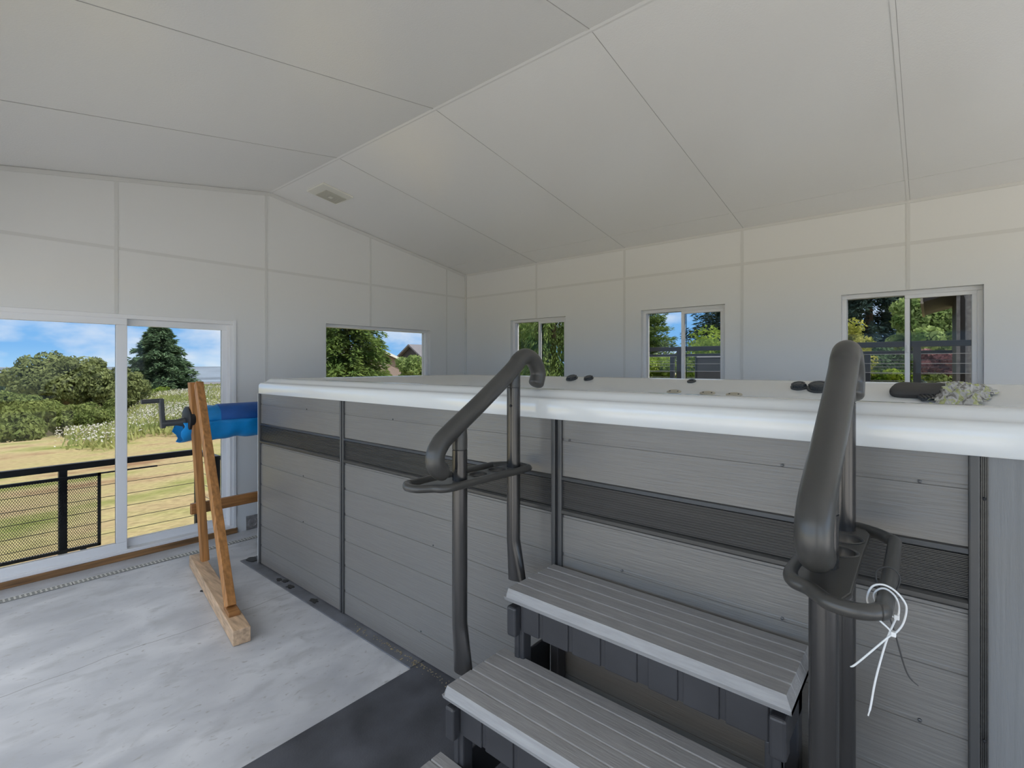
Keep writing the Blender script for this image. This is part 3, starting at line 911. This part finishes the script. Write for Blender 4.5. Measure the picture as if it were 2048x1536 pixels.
MB().box(gx0, gx1, GY - .012, GY + .012, gz1 - .026, gz1).box(gx0, gx1, GY - .012, GY + .012, gz0, gz0 + .026).box(gx0, gx0 + .026, GY - .012, GY + .012, gz0, gz1).box(gx1 - .022, gx1, GY - .012, GY + .012, gz0, gz1).build('frame', M['metal'], gt)
MB().box(gx0 + .1, gx0 + .14, GY - .012, GY + .012, -.085, gz0).box(gx1 - .14, gx1 - .10, GY - .012, GY + .012, -.085, gz0).build('foot', M['metal'], gt)
MB().box(gx1, 1.42, GY - .010, GY + .010, gz1 - .012, gz1).build('support_bar', M['metal'], gt)
ms = MB(); cell = .017; hgt = gz1 - gz0 - .05; k = gx0 - hgt * .6
while k < gx1:
    for sgn in (1, -1):
        xa, za, xb2, zb2 = k, gz0 + .025, k + hgt * .6, gz1 - .025
        # clip to frame
        x_a, x_b = max(xa, gx0 + .02), min(xb2, gx1 - .02)
        if x_b - x_a > .005:
            f0, f1 = (x_a - xa) / (xb2 - xa), (x_b - xa) / (xb2 - xa)
            z_a, z_b = za + (zb2 - za) * f0, za + (zb2 - za) * f1
            if sgn < 0: z_a, z_b = gz0 + gz1 - z_a, gz0 + gz1 - z_b
            ms.bar((x_a, GY, z_a), (x_b, GY, z_b), .0026, .0032, up=(0, 1, 0))
    k += cell
ms.build('wire_mesh', M['metal'], gt)

# ------------------------------------------------------------------ right-hand deck rails, chair, house corner
struct(MB().box(5.4, 9.7, .2, 7.0, .62, .78), 'deck_platform', M['darkside'])
def cable_rail(X, ys, y0, y1, zt, label, capm, pw=.06, rh=.055):
    r = empty('deck_railing', (X, (y0 + y1) / 2, .78), label, 'railing')
    MB().box(X - .03, X + .03, y0, y1, zt - rh, zt).build('top_rail', capm, r, bevel=.004)
    for y in ys:
        MB().box(X - pw / 2, X + pw / 2, y - pw / 2, y + pw / 2, .78, zt - rh + .002).build('post', M['metal'], r, bevel=.003)
    for k in range(7):
        z = zt - .14 - k * .105
        if z < .85: break
        MB().tube([(X, y0, z), (X, y1, z)], .0032, 6).build('cable', M['cablel'], r)
    return r
cable_rail(7.0, (-.55, .105, 1.45, 2.755, 3.70), -.6, 3.75, 1.862, 'dark deck railing with thin cables nearest outside the right windows', M['metal'], .066, .062)
cable_rail(9.5, (-.35, .743, 2.0, 3.344, 3.883, 5.2), -.5, 5.3, 1.815, 'farther deck railing with grey top rail behind the nearer railing', M['metal'], .075, .05)
ch = empty('patio_chair', (8.4, 2.70, .78), 'grey mesh patio chair on the deck, back turned to the windows', 'chair')
MB().add([(8.12 - .03 * (i == 0), 2.50 + .42 * j, 1.16 + .56 * i) for i in (0, 1) for j in (0, 1)] + [(8.13 - .03 * (i == 0), 2.50 + .42 * j, 1.16 + .56 * i) for i in (0, 1) for j in (0, 1)],
         [(0, 1, 3, 2), (4, 6, 7, 5), (0, 4, 5, 1), (2, 3, 7, 6), (0, 2, 6, 4), (1, 5, 7, 3)]).build('backrest', M['sling'], ch)
for y in (2.50, 2.92):
    MB().tube([(8.09, y, 1.14), (8.12, y, 1.74)], .016, 10).build('back_frame', M['metal'], ch, smooth=True)
    MB().tube([(8.10, y, 1.40), (8.35, y, 1.42), (8.58, y, 1.40), (8.62, y, .785)], .015, 10).build('arm', M['cablel'], ch, smooth=True)
    MB().tube([(8.10, y, 1.2), (8.05, y, .785)], .015, 10).build('leg', M['metal'], ch, smooth=True)
MB().tube([(8.12, 2.50, 1.725), (8.12, 2.92, 1.725)], .014, 10).build('top_bar', M['cablel'], ch, smooth=True)
MB().box(8.10, 8.60, 2.50, 2.92, 1.17, 1.19).build('seat', M['sling'], ch)
hs = empty('house', (8.6, -1.6, 0), 'dark brown house corner with downspout at the right edge of the nearest window', 'house')
hw = MB()
for k in range(18):
    y = -.245 - k * .16
    hw.box(7.50, 7.53, y - .15, y, .0, 3.6)
hw.box(7.515, 9.6, -3.1, -.25, 0, 3.6)
hw.build('siding_wall', M['darkside'], hs)
MB().box(7.46, 7.56, -.262, -.232, 0, 3.2).build('corner_board', M['greypl'], hs)
MB().tube(smooth_path([(7.42, -.05, 2.475), (7.40, -.16, 2.475), (7.39, -.27, 2.44), (7.38, -.325, 2.35), (7.38, -.33, 2.2), (7.38, -.33, 1.4), (7.38, -.33, 0)], 6), .030, 12).build('downspout', M['greypl'], hs, smooth=True)
rv = MB()
rv.add([(x, y, z) for x in (7.75, 9.9) for y, z in ((.06, 2.36), (.06, 2.50), (-1.8, 3.06), (-1.8, 2.92))], [(0, 1, 2, 3), (7, 6, 5, 4), (0, 4, 5, 1), (1, 5, 6, 2), (2, 6, 7, 3), (3, 7, 4, 0)])
rf = rv.build('roof_eave', M['darkside'], hs)
tag(MB().box(7.75, 9.9, .055, .085, 2.34, 2.52).build('fascia', M['fascia'], rf), 'tan fascia board')

# ------------------------------------------------------------------ ground outside
def smst(a, b, x):
    t = np.clip((x - a) / (b - a), 0, 1)
    return t * t * (3 - 2 * t)
def ground_h(x, y):
    x = np.asarray(x, float); y = np.asarray(y, float)
    h = -1.0 + .018 * np.clip(y - 20, 0, 30)
    h = h - .045 * np.clip(y - 50, 0, 400)
    ratio = x / np.maximum(y, 1)
    val = 1 - smst(.15, .26, ratio)
    h = h - 1.9 * val * smst(22, 36, y) * (y > 5)
    h = h + .9 * smst(5.2, 8, x) * (1 - smst(8, 16, y))
    return h
xs = np.concatenate([np.linspace(-60, -4, 30), np.linspace(-3, 20, 93), np.linspace(21, 120, 60)])
ys = np.concatenate([np.linspace(-40, 4, 20), np.linspace(5, 60, 150), np.linspace(62, 320, 60)])
gx, gy = np.meshgrid(xs, ys, indexing='ij')
gz = ground_h(gx, gy) + .03 * np.sin(gx * .8) * np.cos(gy * .6)
V = np.stack([gx, gy, gz], -1).reshape(-1, 3)
nyy = len(ys); F_ = []
for i in range(len(xs) - 1):
    for j in range(nyy - 1):
        cx_, cy_ = (xs[i] + xs[i + 1]) / 2, (ys[j] + ys[j + 1]) / 2
        q = i * nyy + j
        F_.append((q, q + nyy, q + nyy + 1, q + 1))
me = bpy.data.meshes.new('ground'); me.from_pydata([tuple(p) for p in V], [], F_); me.materials.append(M['lawn'])
for p in me.polygons: p.use_smooth = True
o = bpy.data.objects.new('ground', me); COL.objects.link(o); tag(o, kind='structure')
M['far'] = mat('haze_tinted_fields', (.20, .245, .31), .95, noise=.55, nscale=.02, stretch=(.25, 2.2, 1))  # blue distance haze is mixed into the base colour
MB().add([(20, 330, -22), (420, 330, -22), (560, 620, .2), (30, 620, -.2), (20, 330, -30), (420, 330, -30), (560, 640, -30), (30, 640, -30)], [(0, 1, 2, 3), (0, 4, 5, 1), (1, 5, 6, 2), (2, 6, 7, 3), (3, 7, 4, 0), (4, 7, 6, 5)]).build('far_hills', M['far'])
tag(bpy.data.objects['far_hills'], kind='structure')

# ------------------------------------------------------------------ planting
def quads_object(name, P, U, W, m, parent=None, origin=None):
    """leaf quads: centre P, half axes U and W (n x 3), rhombus shaped"""
    n = len(P)
    o0 = np.array(ORG[parent] if parent is not None else origin, float)
    v = np.empty((n, 4, 3)); v[:, 0] = P - U; v[:, 1] = P + W; v[:, 2] = P + U; v[:, 3] = P - W
    v = (v - o0).reshape(-1, 3)
    me = bpy.data.meshes.new(name)
    me.vertices.add(n * 4); me.vertices.foreach_set('co', v.ravel())
    me.loops.add(n * 4); me.loops.foreach_set('vertex_index', np.arange(n * 4, dtype=np.int32))
    me.polygons.add(n); me.polygons.foreach_set('loop_start', np.arange(0, n * 4, 4, dtype=np.int32))
    me.update(calc_edges=True); me.validate()
    me.materials.append(m)
    o = bpy.data.objects.new(name, me); COL.objects.link(o)
    if parent is not None: o.parent = parent
    else: o.location = o0
    ORG[o] = Vector(o0)
    return o
def unit(a): return a / np.maximum(np.linalg.norm(a, axis=1, keepdims=True), 1e-9)
def rand_dirs(n):
    return unit(RNG.normal(size=(n, 3)))

def leafy(name, label, base, c, rad, nblob, nleaf, size, m, cat='tree', group=None, blob=.38, trunk=.0, droop=0.):
    """broadleaf crown: leaves on the shells of many small clumps"""
    t = empty(name, base, label, cat, group)
    c = np.array(c, float); rad = np.array(rad, float)
    d = rand_dirs(nblob)
    bc = c + d * rad * (RNG.uniform(.25, 1, (nblob, 1)) ** .6) * .78
    br_ = blob * rad.mean() * RNG.uniform(.6, 1.15, nblob)
    idx = RNG.integers(0, nblob, nleaf)
    dd = rand_dirs(nleaf)
    P = bc[idx] + dd * (br_[idx] * RNG.uniform(.72, 1.05, nleaf))[:, None] * np.array([1, 1, .8])
    keep = P[:, 2] > base[2] + .02
    P = P[keep]; dd = dd[keep]; n = len(P)
    U = unit(np.cross(dd + .6 * RNG.normal(size=(n, 3)), rand_dirs(n)))
    if droop: U = unit(U * (1 - droop) + np.array([0, 0, -1.0]) * droop)
    W = unit(np.cross(U, dd + .5 * RNG.normal(size=(n, 3))))
    s = size * RNG.uniform(.6, 1.3, (n, 1))
    quads_object('foliage', P, U * s, W * s * .5, m, t)
    if trunk > 0:
        mb = MB()
        mb.tube([base, (base[0] + .05, base[1], (base[2] + c[2]) / 2), (c[0], c[1], c[2] + rad[2] * .3)], [trunk, trunk * .75, trunk * .3], 8)
        for k in range(6):
            e = c + rand_dirs(1)[0] * rad * .7
            mb.tube([(c[0], c[1], c[2] - rad[2] * .55), tuple((c + e) / 2 + np.array([0, 0, -.1 * rad[2]])), tuple(e)], [trunk * .45, trunk * .3, trunk * .1], 6)
        mb.build('trunk', M['bark'], t)
    return t

def conifer(name, label, base, h, r, m, size, nb=120, per=40, cat='tree', group=None, taper=.9, hang=.15, start=.06):
    t = empty(name, base, label, cat, group)
    b = np.array(base, float); Ps = []; Us = []; Ws = []
    for i in range(nb):
        f = start + (1 - start) * (i + RNG.uniform(0, 1)) / nb
        L_ = r * (max(1 - f, .02) ** taper) * RNG.uniform(.7, 1.12)
        a = RNG.uniform(0, 2 * PI)
        out_ = np.array([math.cos(a), math.sin(a), 0])
        side = np.array([-math.sin(a), math.cos(a), 0])
        k = max(6, int(per * (L_ / r + .25)))
        q = RNG.uniform(.12, 1, k) ** .8
        spread = RNG.normal(0, .11, k) * L_ * (1.15 - q * .6)
        z = f * h + .10 * L_ - hang * 2.0 * L_ * q ** 1.6 + RNG.normal(0, .03 * r, k)
        P = b + out_ * (q * L_)[:, None] + side * spread[:, None] + np.array([0, 0, 1]) * z[:, None]
        U = unit(out_ * 1.0 + side * (np.sign(spread) * .7)[:, None] + np.array([0, 0, -1]) * (hang * 2.2) + .35 * RNG.normal(size=(k, 3)))
        W = unit(np.cross(U, np.array([0, 0, 1.0]) + .5 * RNG.normal(size=(k, 3))))
        s = size * RNG.uniform(.6, 1.25, (k, 1))
        Ps.append(P); Us.append(U * s); Ws.append(W * s * .27)
    quads_object('foliage', np.concatenate(Ps), np.concatenate(Us), np.concatenate(Ws), m, t)
    MB().tube([base, (base[0], base[1], base[2] + h * .5), (base[0], base[1], base[2] + h * .97)], [r * .07, r * .045, r * .01], 8).build('trunk', M['bark'], t)
    return t

LM = {
    'oak': leaf_mat('oak_leaves', (.15, .18, .075), (.31, .35, .15), 1.2, .3),
    'fir': leaf_mat('fir_needles', (.075, .13, .07), (.18, .27, .15), 1.4, .25),
    'firyellow': leaf_mat('yellowgreen_fir_needles', (0.085, 0.153, 0.043), (0.255, 0.340, 0.102), 1.6, .3),  # yellower, brighter green than the plain fir needles
    'darkfir': leaf_mat('dark_fir_needles', (.03, .06, .05), (.14, .20, .16), 2.5, .15),
    'cedar': leaf_mat('weeping_cedar', (0.068, 0.136, 0.043), (0.289, 0.374, 0.119), 2.2, .3),
    'bush': leaf_mat('shrub_leaves', (.14, .19, .06), (.29, .34, .12), 1.5, .35),
    'lime': leaf_mat('lime_leaves', (0.150, 0.237, 0.037), (0.413, 0.525, 0.125), 2.5, .45),
    'maple': leaf_mat('maple_leaves', (.15, .24, .07), (.44, .54, .22), 3.5, .4),
    'yellow': leaf_mat('yellow_leaves', (.26, .30, .05), (.58, .56, .16), 5, .4),
    'red': leaf_mat('red_maple_leaves', (.15, .055, .06), (.42, .22, .22), 6, .3),
    'hedge': leaf_mat('hedge_leaves', (0.075, 0.163, 0.025), (0.325, 0.425, 0.050), 4, .35),
    'far': leaf_mat('far_woodland', (0.050, 0.085, 0.060), (0.090, 0.130, 0.090), .5),
    'grass': leaf_mat('meadow_grass', (0.237, 0.288, 0.100), (0.450, 0.463, 0.200), .6),
    'white': leaf_mat('white_petals', (0.620, 0.600, 0.540), (0.720, 0.700, 0.660), 2, .2),
}
# --- seen through the slider
leafy('oak_tree', 'broad spreading oak beyond the field, seen in the left door pane', (5.2, 40, -2.9), (5.35, 40, .45), (3.3, 3.0, 2.15), 60, 30000, .12, LM['oak'], trunk=.28, blob=.30)
conifer('cedar_tree', 'tall bluish conifer beyond the meadow, seen in the right door pane', (11.35, 45, -.8), 5.6, 3.0, LM['fir'], .20, 330, 110, taper=.62, hang=.10)
leafy('oak_tree', 'smaller tree filling in between the broad oak and the tall conifer', (8.2, 40, -2.0), (8.25, 40, -.2), (1.5, 1.5, 1.7), 22, 8000, .11, LM['oak'], trunk=.15)
for k, (x, y, zc, r, lab) in enumerate([
        (2.2, 26, -.75, 1.15, 'round green shrub at the left frame edge by the field'),
        (3.75, 28, -.75, 1.0, 'dense shrub in front of the broad oak, right of the edge shrub'),
        (2.6, 32, -.55, 1.25, 'shrub behind the left edge shrub, under the oak'),
        (5.6, 31, -1.05, 1.05, 'low shrub under the right half of the oak crown'),
        (6.4, 36, -1.3, 1.3, 'shrub close under the oak crown beside the white flowers'),
        (4.1, 34, -.9, 1.2, 'shrub in the shade right under the oak trunk')]):
    leafy('shrub', lab, (x, y, ground_h(x, y).item() - .15), (x, y, zc), (r, r, r * .85), 20, 5200, .085, LM['bush'], 'shrub', 'shrubs along the field edge')
leafy('shrub', 'small bright yellow green bush on the meadow crest by the conifer', (10.6, 42, -.75), (10.6, 42, -.35), (.75, .6, .42), 14, 2500, .06, LM['lime'], 'shrub', 'shrubs along the field edge')
leafy('tree_line', 'distant dark woodland along the left horizon', (7, 105, -6), (4.0, 105, -2.6), (8, 5, 3.0), 60, 9000, .34, LM['far'], 'woodland', blob=.22)
# meadow: tall grass and white flowers, past counting
def scatter(n, lo, hi, y0, y1):
    y = RNG.uniform(y0 ** 2, y1 ** 2, n) ** .5
    q = lo + (hi - lo) * RNG.beta(1.5, 1, n)
    edge = 20.0 + (q - .2) * 16 + .8 * np.sin(q * 60)
    k = y > edge
    x = q * y
    return x[k], y[k]
x, y = scatter(26000, .13, .45, 18, 50)
P = np.stack([x, y, ground_h(x, y) + RNG.uniform(.05, .28, len(x))], -1); n = len(x)
U = unit(np.stack([RNG.normal(0, .35, n), RNG.normal(0, .35, n), np.ones(n)], -1)) * RNG.uniform(.10, .26, (n, 1))
W = unit(RNG.normal(size=(n, 3)) * np.array([1, .5, .1])) * RNG.uniform(.025, .06, (n, 1))
tag(quads_object('meadow_grass', P, U, W, LM['grass'], origin=(10, 30, -1)), 'tall green meadow grass beyond the mown field', 'grass', kind='stuff')
x, y = scatter(42000, .12, .42, 19, 46)
den = np.sin(x * .9 + y * .25) + np.sin(x * .35 - y * .5) + RNG.normal(0, 1.1, len(x))
x, y = x[den > .3], y[den > .3]; n = len(x)
P = np.stack([x, y, ground_h(x, y) + RNG.uniform(.2, .42, n)], -1)
U = unit(RNG.normal(size=(n, 3)) * np.array([1, 1, .5])) * RNG.uniform(.02, .05, (n, 1))
W = unit(np.cross(U, rand_dirs(n))) * RNG.uniform(.015, .04, (n, 1))
tag(quads_object('wildflowers', P, U, W, LM['white'], origin=(10, 30, -1)), 'white wildflowers across the sloping meadow', 'flowers', kind='stuff')
# far shed
fb = empty('farm_building', (66, 200, -7.4), 'long low brown building beyond the meadow crest right of the conifer', 'building')
MB().box(62.5, 71.5, 197, 203, -7.8, -6.0).build('wall', M['housewall'], fb)
MB().add([(x, y, z) for x in (62, 72) for y, z in ((196.5, -6.05), (203.5, -6.05), (200, -4.7))], [(0, 1, 2), (5, 4, 3), (0, 3, 4, 1), (1, 4, 5, 2), (2, 5, 3, 0)]).build('roof', M['roof'], fb)

# --- seen through the far-wall window
conifer('fir_tree', 'sunlit fir with layered boughs filling the left of the far wall window', (13.35, 22, -1.0), 7.4, 2.9, LM['firyellow'], .15, 340, 130, taper=.55, hang=.14)
leafy('round_tree', 'small round leafy tree before the dark roofed house', (19.75, 25, -.9), (19.75, 25, 1.25), (1.15, 1.1, 1.25), 24, 7000, .075, LM['maple'], trunk=.09)
leafy('shrub', 'low shrub between the sunlit fir and the round tree', (17.2, 24.5, -.9), (17.2, 24.5, .65), (1.5, .9, .95), 20, 5000, .075, LM['bush'], 'shrub')
def house(name, x0, x1, y, zb, ze, zr, label, lm, deep=6.):
    t = empty(name, ((x0 + x1) / 2, y + deep / 2, zb), label, 'house')
    xm = (x0 + x1) / 2
    MB().add([(x, yy, z) for yy in (y, y + deep) for x, z in ((x0, zb), (x1, zb), (x1, ze), (xm, zr), (x0, ze))], [(0, 1, 2, 3, 4), (9, 8, 7, 6, 5), (0, 5, 6, 1), (1, 6, 7, 2), (2, 7, 8, 3), (3, 8, 9, 4), (4, 9, 5, 0)]).build('wall', lm, t)
    for xa, s in ((x0, -1), (x1, 1)):
        e = .5
        k = (zr - ze) / (xm - x0)
        a = (xa + s * e, ze - k * e); b = (xm, zr)
        rf_ = MB().add([(x, yy, z + dz) for yy in (y - .4, y + deep + .4) for x, z in (a, b) for dz in (.02, .22)], [(0, 1, 3, 2), (4, 6, 7, 5), (0, 4, 5, 1), (2, 3, 7, 6), (0, 2, 6, 4), (1, 5, 7, 3)]).build('roof', M['roof'], t)
        MB().add([(x, yy, z + dz) for yy in (y - .46, y - .40) for x, z in (a, b) for dz in (.0, .24)], [(0, 1, 3, 2), (4, 6, 7, 5), (0, 4, 5, 1), (2, 3, 7, 6), (0, 2, 6, 4), (1, 5, 7, 3)]).build('rake_trim', M['whitetrim'], rf_)
    return t
house('house', 22.5, 30.2, 40, -1.6, 1.9, 3.35, 'mauve brown gabled house with white trim behind the fir', M['housewall'])
h2 = empty('house', (41, 47.5, -1.6), 'dark roofed neighbouring house at the right edge of the far wall window', 'house')
MB().add([(x, y, z) for x in (37.3, 46) for y, z in ((45, -1.6), (50, -1.6), (50, 2.3), (47.5, 3.85), (45, 2.3))], [(0, 1, 2, 3, 4), (9, 8, 7, 6, 5), (0, 5, 6, 1), (1, 6, 7, 2), (2, 7, 8, 3), (3, 8, 9, 4), (4, 9, 5, 0)]).build('wall', M['darkside'], h2)
for ye in (44.5, 50.5):
    MB().add([(x, y, z + dz) for x in (36.9, 46.4) for y, z in ((ye, 2.0), (47.5, 3.87)) for dz in (.02, .22)], [(0, 1, 3, 2), (4, 6, 7, 5), (0, 4, 5, 1), (2, 3, 7, 6), (0, 2, 6, 4), (1, 5, 7, 3)]).build('roof', M['roof'], h2)
# --- seen through the right-hand windows
leafy('leafy_tree', 'bright green leafy tree in the left half of the small corner window', (14.2, 11.4, -.1), (14.2, 11.3, 1.9), (1.3, 1.4, 2.1), 34, 14000, .06, LM['maple'], trunk=.1)
conifer('weeping_cedar', 'weeping cedar with drooping sprays in the right half of the corner window', (12.6, 8.95, -.1), 6.0, 1.35, LM['cedar'], .075, 260, 130, taper=.35, hang=.62)
conifer('pine_tree', 'pine standing against blue sky at the left of the middle window', (22, 10.35, -.1), 5.2, 2.3, LM['firyellow'], .10, 280, 120, taper=.55, hang=-.02)
leafy('lime_shrub', 'large lime green shrub behind the deck railing in the middle window', (13.2, 4.3, -.1), (13.2, 3.85, 1.38), (1.3, 1.40, 1.38), 38, 20000, .055, LM['lime'], 'shrub', trunk=.03)
leafy('lime_shrub', 'lower lime green shrub left of the large one, behind the railing post', (12.6, 5.6, -.1), (12.6, 5.6, 1.05), (1.0, .75, .85), 24, 9000, .05, LM['lime'], 'shrub', trunk=.03)
conifer('dark_pine', 'dark pine high behind the lime shrub in the middle window', (26, 6.9, -.1), 7.6, 3.7, LM['darkfir'], .13, 320, 130, taper=.5, hang=.02)
conifer('dark_fir', 'dark fir filling the left half of the nearest right window', (21, 1.6, -.1), 6.6, 2.6, LM['darkfir'], .11, 340, 150, taper=.42, hang=.12)
leafy('yellow_shrub', 'yellow leaved shrub at the left edge of the nearest window', (10.9, 1.25, .0), (10.9, 1.10, 1.80), (.32, .36, .85), 26, 5200, .032, LM['yellow'], 'shrub', trunk=.02)
leafy('blue_fir_bough', 'blue green shrub low before the dark fir, behind the railing', (13.5, .9, -.1), (13.5, .95, 1.45), (.7, .8, .72), 20, 7000, .045, LM['fir'], 'shrub')
leafy('green_maple', 'pale green maple beside the house eave in the nearest window', (14.5, -.1, -.1), (14.5, -.05, 2.3), (1.0, .85, 1.2), 30, 14000, .06, LM['maple'], trunk=.07)
leafy('red_maple', 'low red leaved maple before the pale green maple by the house', (12.4, -.10, .0), (12.4, -.13, 1.6), (.4, .42, .32), 16, 5200, .036, LM['red'], 'shrub', trunk=.03)
leafy('hedge_shrub', 'yellow green hedge low behind the railing in the nearest window', (11.4, .62, .0), (11.4, .62, 1.2), (.5, .55, .42), 18, 7000, .036, LM['hedge'], 'shrub', trunk=.02)
leafy('hedge_shrub', 'green shrub low under the red maple beside the house', (11.6, -.18, .0), (11.6, -.18, 1.1), (.4, .42, .40), 16, 5000, .036, LM['bush'], 'shrub', trunk=.02)
leafy('tree_backdrop', 'wall of distant trees closing the view beyond the right windows', (34, 5, -.2), (34, 5, 1.1), (2, 13, 2.1), 70, 12000, .16, LM['far'], 'woodland', blob=.22)

# ------------------------------------------------------------------ sky, sun, camera
wd = bpy.data.worlds.new('sky'); SC.world = wd
wd.use_nodes = True
nt = wd.node_tree
for n in list(nt.nodes): nt.nodes.remove(n)
L = nt.links.new
out = nt.nodes.new('ShaderNodeOutputWorld')
bg = nt.nodes.new('ShaderNodeBackground')
L(bg.outputs[0], out.inputs[0])
tc = nt.nodes.new('ShaderNodeTexCoord')
sp = nt.nodes.new('ShaderNodeSeparateXYZ')
L(tc.outputs['Generated'], sp.inputs[0])
base = ramp(nt, [(.0, (.34, .60, .88)), (.03, (.21, .47, .83)), (.14, (.17, .42, .80)), (.36, (.64, .69, .76)), (1.0, (.80, .80, .79))])
L(sp.outputs[2], base.inputs[0])
mp = nt.nodes.new('ShaderNodeMapping')
mp.inputs['Scale'].default_value = (1.0, 1.0, 2.2)
L(tc.outputs['Generated'], mp.inputs[0])
cn = nt.nodes.new('ShaderNodeTexNoise')
cn.inputs['Scale'].default_value = 4.5
cn.inputs['Detail'].default_value = 7
cn.inputs['Roughness'].default_value = .55
L(mp.outputs[0], cn.inputs['Vector'])
cr_ = ramp(nt, [(.455, (0, 0, 0)), (.66, (.92, .92, .92))])
L(cn.outputs[0], cr_.inputs[0])
mx = nt.nodes.new('ShaderNodeMix'); mx.data_type = 'RGBA'
L(cr_.outputs[0], mx.inputs[0])
L(base.outputs[0], mx.inputs[6])
mx.inputs[7].default_value = (.92, .90, .88, 1)
L(mx.outputs[2], bg.inputs[0])
bg.inputs[1].default_value = 2.6

sun = bpy.data.lights.new('sun', 'SUN')
sun.energy = 9.0; sun.angle = math.radians(.6); sun.color = (1, .95, .87)
so = bpy.data.objects.new('sun', sun); COL.objects.link(so)
sd = Vector((.30, -.50, .81)).normalized()          # towards the sun
so.rotation_euler = sd.to_track_quat('Z', 'Y').to_euler()
so.location = (-10, -10, 20)

cam = bpy.data.cameras.new('camera')
cam.sensor_width = 36; cam.sensor_fit = 'HORIZONTAL'
cam.lens = 986 / 2048 * 36
cam.shift_y = -(768 - 730) / 2048
cam.clip_start = .05; cam.clip_end = 2000
co = bpy.data.objects.new('camera', cam); COL.objects.link(co)
co.location = (0, 0, 1.6)
co.rotation_euler = (PI / 2, 0, -math.atan2(1164, 986))
SC.camera = co

SC.view_settings.view_transform = 'Standard'
SC.view_settings.look = 'None'
SC.view_settings.gamma = 1
SC.view_settings.use_curve_mapping = False
SC.view_settings.exposure = 0.28
SC.cycles.max_bounces = 10
SC.cycles.diffuse_bounces = 6
SC.cycles.transparent_max_bounces = 16
SC.cycles.sample_clamp_indirect = 8
SC.cycles.caustics_reflective = False
SC.cycles.caustics_refractive = False
